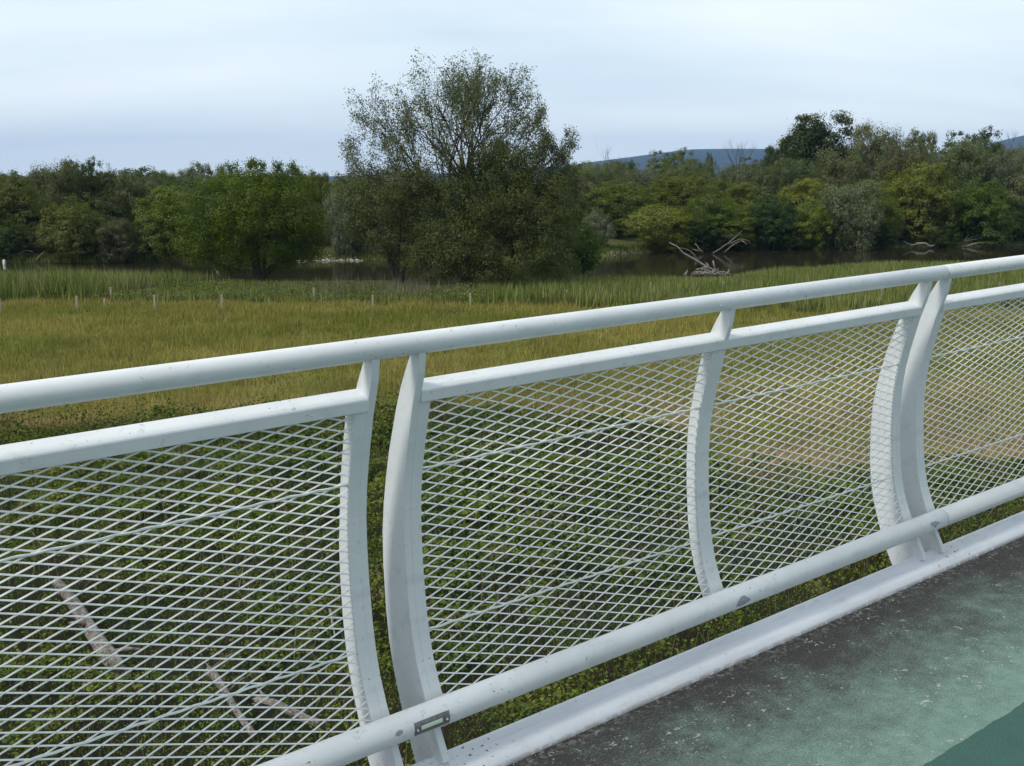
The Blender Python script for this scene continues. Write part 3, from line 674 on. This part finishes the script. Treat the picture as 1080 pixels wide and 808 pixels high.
big = empty('tall_sparse_tree', (b0.x, b0.y, gz(b0.x, b0.y))); tag(big, 'tallest tree by the river with an airy see-through crown of bare dark limbs', 'tree')
tr = m.build('trunk', M['bark'], big, True)
rngb = np.random.default_rng(3); tp = np.array([q for q, _ in tips]); k = 12
P = np.repeat(tp, k, 0) + rngb.normal(size=(len(tp) * k, 3)) * .15
rc = np.sqrt(P[:, 0] ** 2 + P[:, 1] ** 2 + (P[:, 2] - 6) ** 2)
keep = rngb.random(len(P)) < np.interp(rc, [2, 4.5, 7, 9], [.26, .52, .85, .95]) * (.45 + .9 * vnoise(P[:, 0] + 50, P[:, 2], 1.3))
P = P[keep]; n_ = len(P)
c = link('crown', np_mesh('crown', leaves(P, rngb.normal(size=(n_, 3)) + [0, 0, .5], rngb.uniform(.11, .19, n_), rngb.uniform(.06, .095, n_), None, rngb), 4, M['leaf']), None, big); c.color = (.130, .150, .058, 1)

def thicket(name, px, dist, lobes, n, leaf, colr, label, seed, cat='tree', stems=5, stem_mat='bark', clump=.36):
    """crown from explicit lobes given as (px, py, depth offset, half width px, half height px)"""
    rng = np.random.default_rng(seed); p0 = atd(px, 200, dist); z0 = gz(p0.x, dist)
    root = empty(name, (p0.x, dist, z0)); tag(root, label, cat)
    P = []; N = []; tot = sum(l[3] * l[4] for l in lobes)
    for (lx, ly, ld, hw, hh) in lobes:
        cc0 = atd(lx, ly, dist + ld); r = np.array([hw, (hw + hh) * .5, hh]) / F * dist; m_ = int(n * hw * hh / tot); nc = max(10, m_ // 130)
        dirs = unit(rng.normal(size=(nc, 3))); cc = np.array(cc0) + dirs * rng.uniform(.5, 1.08, nc)[:, None] * r
        ci = rng.integers(0, nc, m_); cr = rng.uniform(.6, 1.35, nc) * clump
        off = np.clip(rng.normal(size=(m_, 3)), -1.6, 1.6) * cr[ci][:, None] * np.array([1, 1, .9])
        P.append(cc[ci] + off); N.append(dirs[ci] * .6 + unit(off) * 1.1 + rng.normal(size=(m_, 3)) * .35 + [0, 0, .3])
    P = np.concatenate(P) - np.array([p0.x, dist, z0]); N = np.concatenate(N); P[:, 2] = np.maximum(P[:, 2], .02 + .3 * rng.random(len(P)))
    L = rng.uniform(.7, 1.4, len(P)) * leaf
    c = link('crown', np_mesh('crown', leaves(P, N, L, L * rng.uniform(.4, .7, len(P)), None, rng), 4, M['leaf']), None, root); c.color = (*C_[colr], 1) if isinstance(colr, str) else (*colr, 1)
    m = MB(); rr = random.Random(seed); tips = []
    for l in rr.sample(lobes, min(stems, len(lobes))):
        q = Vector(atd(l[0], l[1], dist + l[2])) - Vector((p0.x, dist, z0)); b = Vector((rr.uniform(-.25, .25), rr.uniform(-.2, .2), -.2))
        mid = Vector((q.x * .35, q.y * .35, q.z * .55)); m.tube([b, b.lerp(mid, .5) + Vector((0, 0, .2)), mid, q], [.16, .13, .10, .04], 7, cap=False)
    m.build('trunk', M[stem_mat], root, True)
    return root
thicket('dense_dark_tree', 532, 73.5, [(530, 200, 0, 40, 50), (500, 235, -.5, 45, 48), (560, 225, 0, 44, 50), (535, 175, .5, 28, 30), (580, 262, 0, 30, 36), (505, 275, -1, 40, 26), (545, 270, -1.2, 40, 30), (470, 250, .3, 32, 40), (460, 275, 0, 28, 24), (590, 225, .8, 22, 40), (515, 165, .8, 16, 22), (480, 205, 1, 26, 30)], 130000, .115, (.115, .140, .036), 'dense dark leafy tree crowding the foot of the tall sparse tree down to the reeds', 41)
thicket('slender_olive_tree', 419, 74.5, [(395, 215, 0, 30, 26), (372, 205, .5, 20, 22), (425, 200, .4, 28, 24), (440, 228, .2, 22, 24), (405, 245, -.4, 28, 20), (440, 262, 0, 20, 18), (380, 235, 0, 20, 18), (450, 195, .8, 22, 18), (415, 268, .3, 14, 10)], 42000, .115, (.135, .155, .050), 'slender olive tree with a thin bare trunk left of the dense dark tree', 42, stems=4)
thicket('green_shrub', 615, 81, [(615, 268, 0, 17, 18), (622, 252, .3, 11, 14), (608, 262, .2, 12, 14)], 7000, .16, (.085, .150, .014), 'fresh green shrub at the right foot of the dense dark tree', 43, 'bush', 2)

# lone green tree
g0 = at(268, 296, .0)
root = thicket('lone_green_tree', 268, g0.y, [(268, 205, 0, 40, 30), (235, 215, 0, 34, 30), (215, 228, .3, 28, 28), (300, 210, 0, 36, 32), (322, 228, .2, 24, 32), (250, 240, -.8, 40, 26), (290, 245, -.8, 40, 28), (270, 225, -1.4, 40, 36), (225, 250, .4, 24, 20), (315, 255, .2, 22, 20), (265, 262, 0, 34, 18), (280, 190, .5, 24, 17), (240, 194, .5, 22, 14), (300, 268, .4, 22, 12), (232, 262, .2, 18, 14), (205, 255, .3, 20, 20), (212, 270, .2, 18, 12), (330, 258, .1, 16, 20), (252, 276, .4, 20, 10), (296, 278, .3, 20, 9), (318, 272, .2, 18, 11), (236, 278, .5, 16, 9)], 90000, .125, (.110, .158, .012), 'lone round green tree with a short dark trunk standing in the rough grass', 44, clump=.36, stems=6)
m = MB(); m.tube([(0, 0, -.3), (.02, 0, .8), (0, 0, 1.8), (.05, 0, 3.2)], [.30, .24, .22, .17], 9); m.build('trunk', M['bark'], root, True)
rr = random.Random(8); m = MB(); tips = []
for px_ in (248, 262, 270, 281, 292, 306, 318):
    q = Vector(atd(px_, 186 + abs(px_ - 274) * .12, g0.y)) - Vector(root.location)
    grow(m, tips, rr, q, Vector((rr.uniform(-.3, .3), 0, 1)).normalized(), .62, .03, 2, 4, .8, .1, (2, 3), .15)
tw = m.build('twigs', M['bark'], root, True)
tp = np.array([q for q, _ in tips]); P = np.repeat(tp, 6, 0) + np.random.default_rng(2).normal(size=(len(tp) * 6, 3)) * .11
lf = link('leaf_sprays', np_mesh('leaf_sprays', leaves(P, np.random.default_rng(5).normal(size=P.shape), .14, .08), 4, M['leaf']), None, root); lf.color = (.105, .150, .014, 1)

def bare_tree(px, base_y, top, dist, label, seed, mat='twig', spread=.35, n=5, rad=.10):
    rr = random.Random(seed); p = atd(px, base_y, dist); h = atd(px, top, dist).z - p.z; m = MB(); tips = []
    root = empty('bare_tree', p); tag(root, label, 'tree')
    m.tube([(0, 0, -6), (0, 0, h * .25)], [rad * 1.4, rad], 6); m.build('trunk', M[mat], root, True)
    m = MB()
    for i in range(n):
        a = (i - (n - 1) / 2) * spread
        grow(m, tips, rr, Vector((0, 0, h * .1)), Vector((math.sin(a), rr.uniform(-.3, .3), math.cos(a))), h * .42, rad * .62, 0, 3, .45, .15, (3, 4), .08)
    m.build('crown', M[mat], root, True)
bare_tree(778, 182, 148, 172, 'bare grey leafless tree standing against the blue hill', 3)
bare_tree(640, 178, 153, 170, 'cluster of bare twigs above the trees right of the tall sparse tree', 5, n=3, rad=.05)
bare_tree(1066, 158, 138, 190, 'thin bare tree tops in front of the hill at the right', 6, n=3, rad=.05)
bare_tree(115, 184, 172, 120, 'few bare twigs poking above the dark trees at the left', 7, n=3, rad=.04)

# --- dead wood, stones, markers
def limb(pts, rads, mat, name, parent, n=7): m = MB(); m.tube(pts, rads, n); return m.build(name, M[mat], parent, True)
def pz(px, py, d): return Vector(atd(px, py, d))
def dead_tree(name, label, base, limbs, mat, cat='dead tree'):
    root = empty(name, base); tag(root, label, cat)
    for nm, pts, r0, r1 in limbs:
        k = len(pts); rr = random.Random(len(pts) * 7 + int(r0 * 1000)); q = []
        for i in range(k - 1):
            for s in (0, .5): v = Vector(pts[i]).lerp(Vector(pts[i + 1]), s); q.append(v + (Vector((rr.gauss(0, r0 * .4), rr.gauss(0, r0 * .4), rr.gauss(0, r0 * .4))) if s or i else Vector()))
        q.append(Vector(pts[-1])); q = [v - Vector(base) for v in q]
        limb(q, [.8 * (r0 + (r1 - r0) * i / (len(q) - 1)) for i in range(len(q))], mat, nm, root)
    return root
d_ = 86.5
dead_tree('stranded_tree', 'pale dead trunk pointing up left out of a driftwood heap at the near water edge', pz(755, 291, d_),
    [('trunk', [pz(762, 290, d_), pz(742, 279, d_), (pz(722, 266, d_)), pz(706, 256, d_)], 0.149, 0.063), ('branch', [pz(735, 273, d_), pz(728, 264, d_), pz(716, 261, d_)], .05, .02), ('branch', [pz(744, 280, d_), pz(738, 287, d_)], .07, .04), ('branch', [pz(754, 284, d_), pz(752, 275, d_)], .10, .08), ('branch', [pz(750, 285, d_), pz(744, 276, d_)], .05, .03)], 'driftwood')
heap = MB(); rr = random.Random(12)
hb = pz(749, 290, d_ - 1.5)
for i in range(60):
    c = Vector((rr.gauss(0, .75), rr.gauss(0, .5), abs(rr.gauss(.1, .35)))); c.z *= max(.2, 1 - abs(c.x) / 2); dd = Vector((rr.gauss(0, 1), rr.gauss(0, .5), rr.gauss(0, .45))).normalized() * rr.uniform(.35, .95)
    heap.tube([c - dd * .5, c + Vector((0, 0, rr.uniform(-.06, .08))), c + dd * .5], [rr.uniform(.03, .08), rr.uniform(.03, .06), .02], 5)
hp = heap.build('driftwood_heap', M['driftwood'], None, True); hp.location = hb; tag(hp, 'tangled reddish grey driftwood heap on the near bank around the stranded trunk', 'driftwood')
d_ = 115.5
dead_tree('fallen_branches', 'forked pale dead branches rising from the far bank under the mid green tree', pz(755, 267, d_), [('branch', [pz(752, 267, d_), pz(766, 258, d_), pz(780, 252, d_), pz(791, 254, d_)], 0.075, 0.025), ('branch', [pz(766, 258, d_), pz(776, 250, d_), pz(783, 243, d_)], 0.074, 0.021), ('branch', [pz(764, 266, d_), pz(775, 257, d_), pz(784, 253, d_)], 0.074, 0.028), ('branch', [pz(783, 254, d_), pz(788, 259, d_)], .06, .03)], 'driftwood')
dead_tree('snag', 'short leaning dead snag at the water left of the forked pale branches', pz(739, 266, d_), [('trunk', [pz(741, 266, d_), pz(737, 262, d_), pz(733, 257, d_)], 0.099, 0.056), ('branch', [pz(739, 265, d_), pz(730, 263, d_)], .07, .03)], 'driftwood')
d_ = 108
dead_tree('leaning_trunk', 'pale leaning trunk under the silver grey willow at the far water edge', pz(399, 274, d_), [('trunk', [pz(402, 275, d_), pz(397, 270, d_), pz(393, 262, d_), pz(389, 256, d_ + 1)], 0.149, 0.105), ('root', [pz(397, 273, d_), pz(405, 274, d_)], .10, .04), ('root', [pz(398, 272, d_), pz(403, 277, d_)], 0.074, 0.042)], 'pale_bark')
d_ = 104
dead_tree('broken_snag', 'short pale broken snag leaning on the left far bank below the yellowish bushy tree', pz(38, 273, d_), [('trunk', [pz(38, 274, d_), pz(42, 270, d_), pz(47, 265, d_)], 0.087, 0.042), ('branch', [pz(38, 274, d_), pz(40, 279, d_ - .5)], .10, .05)], 'pale_bark')
dead_tree('grey_branch', 'grey curved dead branch lying on the bank at the far left', pz(20, 270, d_ + 1), [('branch', [pz(15, 270, d_ + 1), pz(22, 266, d_ + 1), pz(29, 264, d_ + 1), pz(36, 266, d_ + 1)], 0.074, 0.042)], 'driftwood')
d_ = 125
dead_tree('pale_log', 'pale log lying at the water edge below the yellow green maple like tree', pz(975, 259, d_), [('log', [pz(966, 257, d_), pz(976, 257.5, d_), pz(985, 259, d_)], 0.161, 0.126), ('branch', [pz(966, 258, d_), pz(957, 257, d_), pz(952, 254, d_)], .10, .05), ('branch', [pz(972, 257, d_), pz(960, 259, d_)], .09, .04)], 'bleached')
dead_tree('pale_log', 'long pale log with twiggy branches on the bank below the rounded green tree', pz(1025, 259, d_ + 2), [('log', [pz(1014, 260, d_ + 2), pz(1026, 258, d_ + 2), pz(1040, 256.5, d_ + 2)], 0.149, 0.112), ('branch', [pz(1012, 257, d_ + 2), pz(1024, 251, d_ + 2.5), pz(1034, 248, d_ + 3)], .08, .03), ('branch', [pz(1016, 255, d_ + 2), pz(1022, 247, d_ + 2.5)], .06, .02), ('branch', [pz(1010, 257, d_ + 2), pz(1020, 254, d_ + 2), pz(1036, 251, d_ + 2)], .08, .03)], 'bleached')
# foreground dead logs among the weeds
def log_at(name, label, pa, pb, r0, r1, mat, knots=(), z0=.35, z1=.45, cat='log'):
    a, b = at(*pa, z0), at(*pb, z1); root = empty(name, a.lerp(b, .5)); tag(root, label, cat); o_ = Vector(root.location); rr = random.Random(int(pa[0]))
    n = 9; ax = (b - a).normalized(); u = ax.orthogonal().normalized(); w_ = ax.cross(u); rings = []
    for i in range(n):
        f_ = i / (n - 1); c = a.lerp(b, f_) - o_ + Vector((0, 0, .05 * math.sin(f_ * 5))); r_ = r0 + (r1 - r0) * f_
        rings.append([c + (u * math.cos(q) + w_ * math.sin(q)) * r_ * (1 + .18 * math.sin(3 * q + i * .4) + rr.uniform(-.12, .12)) + ax * (rr.uniform(0, .28) if i in (0, n - 1) else 0) for q in [2 * math.pi * k / 10 for k in range(10)]])
    m = MB(); m.loft(rings); m.build('log', M[mat], root)
    for f_, dv, ln in knots:
        q = a.lerp(b, f_) - o_; limb([q, q + Vector(dv) * ln * .5 + Vector((0, 0, .04)), q + Vector(dv) * ln], [r1 * .5, r1 * .3, r1 * .12], mat, 'branch', root, 6)
    return root
log_at('broken_log', 'thick weathered split log lying in the weeds behind the left mesh panel', (58, 612), (124, 700),   .085, .13, 'weathered', [(.9, (.8, -.3, .25), .7), (.6, (-.5, -.4, .3), .5)], .38, .30)
log_at('broken_branch', 'crooked broken branch in the weeds right of the weathered split log', (216, 702), (262, 764), .06, .04, 'weathered', [(.1, (.9, .4, .5), .5), (.5, (.6, .5, .3), .6)], .5, .4)
log_at('broken_branch', 'longer brown branch lying low in the weeds near the left post pair', (262, 738), (332, 758), .045, .065, 'weathered', [(.3, (-.6, .7, .4), .4)], .42, .4)
log_at('twig', 'small pale twig in the weeds close to the left post', (347, 642), (352, 662), .02, .012, 'bleached', [], .5, .45, 'twig')
# pale stones on the far bank
for k in range(84):
    rr = random.Random(k + 900); px = 316 + 66 * k / 83 + rr.uniform(-2, 2); x_ = (px - 540) / F * 106; y_ = float(bank_far(np.array([x_]))[0]) + rr.uniform(-1.1, .9); x_ = (px - 540) / F * y_
    m = MB(); s_ = rr.choice((.06, .08, .10, .12, .16)); rings = []
    for h_, f_ in ((-.6, .6), (-.1, 1), (.35, .85), (.62, .4)): rings.append([(math.cos(q) * s_ * 1.3 * f_ * rr.uniform(.75, 1.3), math.sin(q) * s_ * f_ * rr.uniform(.8, 1.2), h_ * s_) for q in [2 * math.pi * j / 7 for j in range(7)]])
    m.loft(rings); o = m.build('stone', M['stone']); o.location = (x_, y_, max(-.5, gz(x_, y_)) + s_ * .35); o.rotation_euler = (0, 0, rr.uniform(0, 3)); tag(o, 'pale stone in the row of rubble along the far water edge', 'stone', 'pale stones along the far bank')
# fence posts in the rough grass
FP = [(0, 323, 315, 'pale fence post at the left edge of the photo, where reeds meet meadow'), (81, 320, 312, 'pale fence post in front of the left reed bed'), (117, 309, 303, 'pale fence post half hidden at the inner edge of the left reeds'), (110, 318, 315, 'shortest pale post stub between two posts at the left reeds'), (163, 318.5, 311, 'pale fence post in green nettles left of the lone green tree'), (234, 318.5, 311, 'pale fence post in the nettles in front of the lone green tree'), (331, 310, 303.5, 'pale fence post among grey dead stems right of the lone green tree'), (393, 318, 311, 'pale fence post at the meadow edge before the slender olive tree'), (496, 316, 309, 'whitish fence post at the foot of the dense dark tree'), (598, 312, 306, 'whitish post top peeping out of the reeds right of the dense dark tree'), (686, 306, 298, 'pale fence post in the grass left below the driftwood heap'), (763, 304, 297, 'pale fence post in the grass right below the driftwood heap'), (930, 313, 304, 'pale fence post in tall grass just above the handrail at the right'), (1054, 305, 298, 'pale fence post top above the railing near the right edge')]
for px, yb, yt, lab in FP:
    p = at(px, yb, .55); d_ = p.y; zt = atd(px, yt, d_).z; m = MB(); w_ = .058
    m.loft([[(-w_, -w_, -.6 - .55), (w_, -w_, -.6 - .55), (w_, w_, -.6 - .55), (-w_, w_, -.6 - .55)], [(-w_, -w_, zt - p.z - .03), (w_, -w_, zt - p.z - .03), (w_, w_, zt - p.z - .03), (-w_, w_, zt - p.z - .03)], [(-w_ * .6, -w_ * .6, zt - p.z), (w_ * .6, -w_ * .6, zt - p.z), (w_ * .6, w_ * .6, zt - p.z), (-w_ * .6, w_ * .6, zt - p.z)]])
    o = m.build('fence_post', M['post']); o.location = p; tag(o, lab, 'fence post', 'fence posts along the meadow edge')
m = MB(); m.tube([(0, 0, -.8), (0, 0, .38), (0, 0, .46)], [.13, .13, .05], 10); o = m.build('marker_post', M['white'], None, True); o.location = pz(4.5, 279, 101); tag(o, 'white marker post standing in the water margin at the far left', 'marker post')

# ================================================================== GROUND COVER
rng = np.random.default_rng(20)
def scatter(n, y0, y1, margin=1.25):
    y = np.sqrt(rng.uniform(y0 ** 2, y1 ** 2, n)); x = rng.uniform(-.5 * margin, .5 * margin, n) * y; return x, y
def pts(x, y, dz=0.0): return np.stack([x, y, ground_z(x, y) + dz], 1)
def stuff(name, me, label, cat): return tag(link(name, me), label, cat, None, 'stuff')

t = NT('meadow_grass'); co = t.coord(); rnd = t.n('NewGeometry').outputs['Random Per Island']
c = t.mix(1.0, meadow_colour(t, co), t.ramp(rnd, 0, 1, .5, 1.5), 'MULTIPLY')
c = t.mix(t.ramp(t.noise(.9, 4, co, .65), .52, .68, 0, .55), c, (.12, .16, .035)); c = t.mix(t.ramp(t.noise(1.6, 3, t.mapping(co, (1, 1, 1), (5, 9, 2)), .65), .56, .72, 0, .7), c, (.40, .36, .17))
d = t.n('BsdfDiffuse'); t.l(c, d.inputs[0]); tr = t.n('BsdfTranslucent'); t.l(c, tr.inputs[0]); mxs = t.n('MixShader'); mxs.inputs[0].default_value = .3
t.l(d.outputs[0], mxs.inputs[1]); t.l(tr.outputs[0], mxs.inputs[2]); t.l(mxs.outputs[0], t.out.inputs[0]); M['meadow'] = t.m
x, y = scatter(330000, 22, 66); k = (y > border(x, y) - .3) & (y < meadow_end(x, y)); x, y = x[k], y[k]; n = len(x)
H_ = rng.uniform(.16, .5, n) * (.35 + 1.5 * fbm(x, y, 1.5) ** 1.5); me = np_mesh('meadow_grass', blades(pts(x, y, -.03), H_, rng.uniform(.02, .05, n) * (y / 45) ** .7, .7, rng), 3, M['meadow'])
stuff('meadow_grass', me, 'olive and straw coloured meadow grass with reddish patches between weeds and reeds', 'grass')

def weed_material(name, a, b, c_, scale):
    t = NT(name); co = t.coord(); rnd = t.n('NewGeometry').outputs['Random Per Island']
    c = t.mix(t.ramp(t.noise(scale, 4, co), .38, .62), a, b); c = t.mix(t.math('MULTIPLY', t.ramp(t.noise(scale * 1.7, 3, t.mapping(co, (1, 1, 1), (7, 3, 1))), .56, .68), .75), c, c_)
    c = t.mix(1.0, c, t.ramp(rnd, 0, 1, .45, 1.6), 'MULTIPLY')
    d = t.n('BsdfDiffuse'); t.l(c, d.inputs[0]); tr = t.n('BsdfTranslucent'); t.l(c, tr.inputs[0]); g = t.n('BsdfGlossy'); g.inputs['Roughness'].default_value = .5
    m = t.n('MixShader'); m.inputs[0].default_value = .28; t.l(d.outputs[0], m.inputs[1]); t.l(tr.outputs[0], m.inputs[2])
    m2 = t.n('MixShader'); m2.inputs[0].default_value = .012; t.l(m.outputs[0], m2.inputs[1]); t.l(g.outputs[0], m2.inputs[2]); t.l(m2.outputs[0], t.out.inputs[0]); return t.m
M['weed'] = weed_material('weeds', (.070, .112, .016), (.138, .165, .026), (.135, .108, .050), .55)
M['brush'] = weed_material('brush', (.060, .076, .020), (.105, .115, .028), (.175, .115, .065), .5)
M['reed'] = weed_material('reeds', (.150, .195, .042), (.245, .265, .085), (.26, .22, .11), .30)
M['nettle'] = weed_material('nettles', (.105, .150, .026), (.175, .205, .045), (.12, .13, .045), .35)
M['stalk'] = weed_material('dead_stalks', (.17, .14, .10), (.26, .22, .17), (.12, .10, .07), .6)
def mound(x, y): return .10 + .75 * np.clip(fbm(x, y, 2.6) - .28, 0, 1) * 1.6
x, y = scatter(520000, 9.5, 40, 1.5); k = y < border(x, y) + .4; x, y = x[k], y[k]; n = len(x)
dens = vnoise(x, y, .55); hol = sum(np.exp(-(((x - q.x) / a_) ** 2 + ((y - q.y) / b_) ** 2)) for q, a_, b_ in ((at(30, 650), 1.3, 1.6), (at(185, 715), 1.5, .8)))
k = rng.random(n) < np.clip(2.4 * dens - .38, .08, 1) * (1 - .8 * np.clip(hol, 0, 1)); x, y = x[k], y[k]; n = len(x)
hgt = mound(x, y) * (.75 + .5 * vnoise(x + 9, y, .4)); P = pts(x, y); P[:, 2] += hgt * (1 - .55 * rng.random(n) ** 2)
L = rng.uniform(.035, .080, n) * np.clip(y / 18, .8, 1.6) * (.55 + 1.3 * vnoise(x + 3, y + 8, 1.1) ** 1.4)
me = np_mesh('undergrowth', leaves(P, rng.normal(size=(n, 3)) * .55 + [0, -.15, .9], L, L * rng.uniform(.45, .8, n), None, rng), 4, M['weed'])
stuff('undergrowth', me, 'low tangled green weeds and brambles covering the ground below the bridge', 'undergrowth')
x, y = scatter(70000, 9.5, 40, 1.5); k = (y < border(x, y) + .5); x, y = x[k], y[k]; n = len(x); g_ = np.clip(1.15 - mound(x, y), .2, 1.2)
me = np_mesh('rough_grass', blades(pts(x, y, -.02), rng.uniform(.18, .5, n) * g_ + mound(x, y) * .5, rng.uniform(.008, .02, n), 1.0, rng), 3, M['weed'])
stuff('rough_grass', me, 'rough grass blades growing through the weeds below the railing', 'grass')
x, y = scatter(9000, 11, 40, 1.5); k = (y < border(x, y)) & (fbm(x + 40, y, 3.2) > .52); x, y = x[k], y[k]; n = len(x)
me = np_mesh('dead_stalks', blades(pts(x, y), rng.uniform(.5, 1.1, n), rng.uniform(.010, .022, n), 1.1, rng), 3, M['stalk'])
stuff('dead_stalks', me, 'thin grey dead stalks scattered through the weeds below the bridge', 'dead stalks')
# the taller brush along the far edge of the weeds, mostly at the left
x, y = scatter(90000, 20, 42, 1.5); bd = border(x, y); k = (y < bd + .8) & (y > bd - 3.6 - 2 * (fbm(x, y, 4) - .5)) & (x / y < .24); x, y = x[k], y[k]; n = len(x)
hh = (.35 + 1.0 * np.clip(fbm(x + 5, y, 2.2) - .3, 0, 1) * 1.7) * np.interp(x / y, [-.6, -.3, -.1, .1, .24], [1.25, 1.1, .75, .5, .3]); P = pts(x, y); P[:, 2] += hh * (1 - .6 * rng.random(n) ** 1.6)
L = rng.uniform(.06, .13, n); me = np_mesh('brush', leaves(P, rng.normal(size=(n, 3)) * .7 + [0, -.2, .6], L, L * rng.uniform(.35, .7, n), None, rng), 4, M['brush'])
stuff('brush', me, 'dark brush with reddish brown patches along the near edge of the meadow', 'brush')

# riverside vegetation
def rr_zone(x, y): return x / y
x, y = scatter(130000, 56, 95, 1.3); r_ = x / y; me_ = meadow_end(x, y); bn = bank_near(x)
left = (r_ < np.interp(y, [64, 70, 78, 90], [-.40, -.34, -.27, -.20])); right = r_ > np.interp(y, [60, 70, 90], [-.045, -.03, .02])
k = (y > me_ - .4) & (y < bn + .5) & (left | right | (rng.random(len(x)) < .45)); x, y, left, bn = x[k], y[k], left[k], bn[k]; n = len(x); mid = ~left & (x / y < -.03)
H_ = np.where(mid, .62, 1) * np.where(left, 1.95, 1.30) * rng.uniform(.6, 1.1, n) * (.75 + .5 * fbm(x, y, 3.5)) * np.where(left, np.interp(y, [64, 72, 77, 82], [1, .9, .55, .2]), np.interp(bn - y, [0, 8, 20], [.45, .75, 1.0]) * (1 - .7 * np.exp(-((x - 16) / 2.6) ** 2) * (y > 76)))
stuff('reeds', np_mesh('reeds', blades(pts(x, y, -.03), H_, rng.uniform(.05, .12, n), .35, rng), 3, M['reed']), 'tall pale green reeds in two beds along the near river bank', 'reeds')
x, y = scatter(280000, 58, 95, 1.3); k = (y > meadow_end(x, y) - .3) & (y < bank_near(x) + .2) & (x / y > -.46) & (x / y < .0); x, y = x[k], y[k]; n = len(x)
P = pts(x, y); P[:, 2] += (.25 + .75 * fbm(x, y, 3)) * (1 - .6 * rng.random(n) ** 2) * .85 * np.interp(bank_near(x) - y, [0, 7], [.2, 1]); L = rng.uniform(.06, .14, n)
stuff('nettles', np_mesh('nettles', leaves(P, rng.normal(size=(n, 3)) * .6 + [0, -.2, .8], L, L * .55, None, rng), 4, M['nettle']), 'dark green nettles between meadow and river around the lone green tree', 'nettles')
x, y = scatter(26000, 64, 92, 1.2); k = (fbm(x + 11, y * .5, 5) > .50) & (x / y > -.36) & (x / y < -.02) & (y > meadow_end(x, y) + 1.5) & (y < bank_near(x) - 5); x, y = x[k], y[k]; n = len(x)
stuff('dry_stems', np_mesh('dry_stems', blades(pts(x, y), rng.uniform(.7, 1.25, n), rng.uniform(.03, .06, n), .5, rng), 3, M['stalk']), 'grey brown dry stems standing among the nettles in front of the river', 'dead stalks')
# far bank grass and scrub
x = rng.uniform(-75, 100, 60000); y = bank_far(x) + rng.uniform(-.5, 1, len(x)) * np.where(x < 0, 1.6, 3.5); n = len(x)
stuff('bank_grass', np_mesh('bank_grass', blades(pts(x, y, -.03), rng.uniform(.15, .5, n), rng.uniform(.06, .14, n), .6, rng), 3, M['nettle']), 'green grass and scrub on the far river bank below the trees', 'grass')

# ================================================================== HAZE
hz = MB(); hz.box((0, 2000, 128), 6500, 5000, 132)
t = NT('haze_air'); pv = t.n('VolumePrincipled'); pv.inputs['Color'].default_value = (.30, .53, 1.0, 1); pv.inputs['Density'].default_value = 1e-4; pv.inputs['Anisotropy'].default_value = .0
t.l(pv.outputs[0], t.out.inputs['Volume'])
tag(hz.build('haze', t.m), 'thin bluish haze that veils the distant hills', 'haze', None, 'stuff')
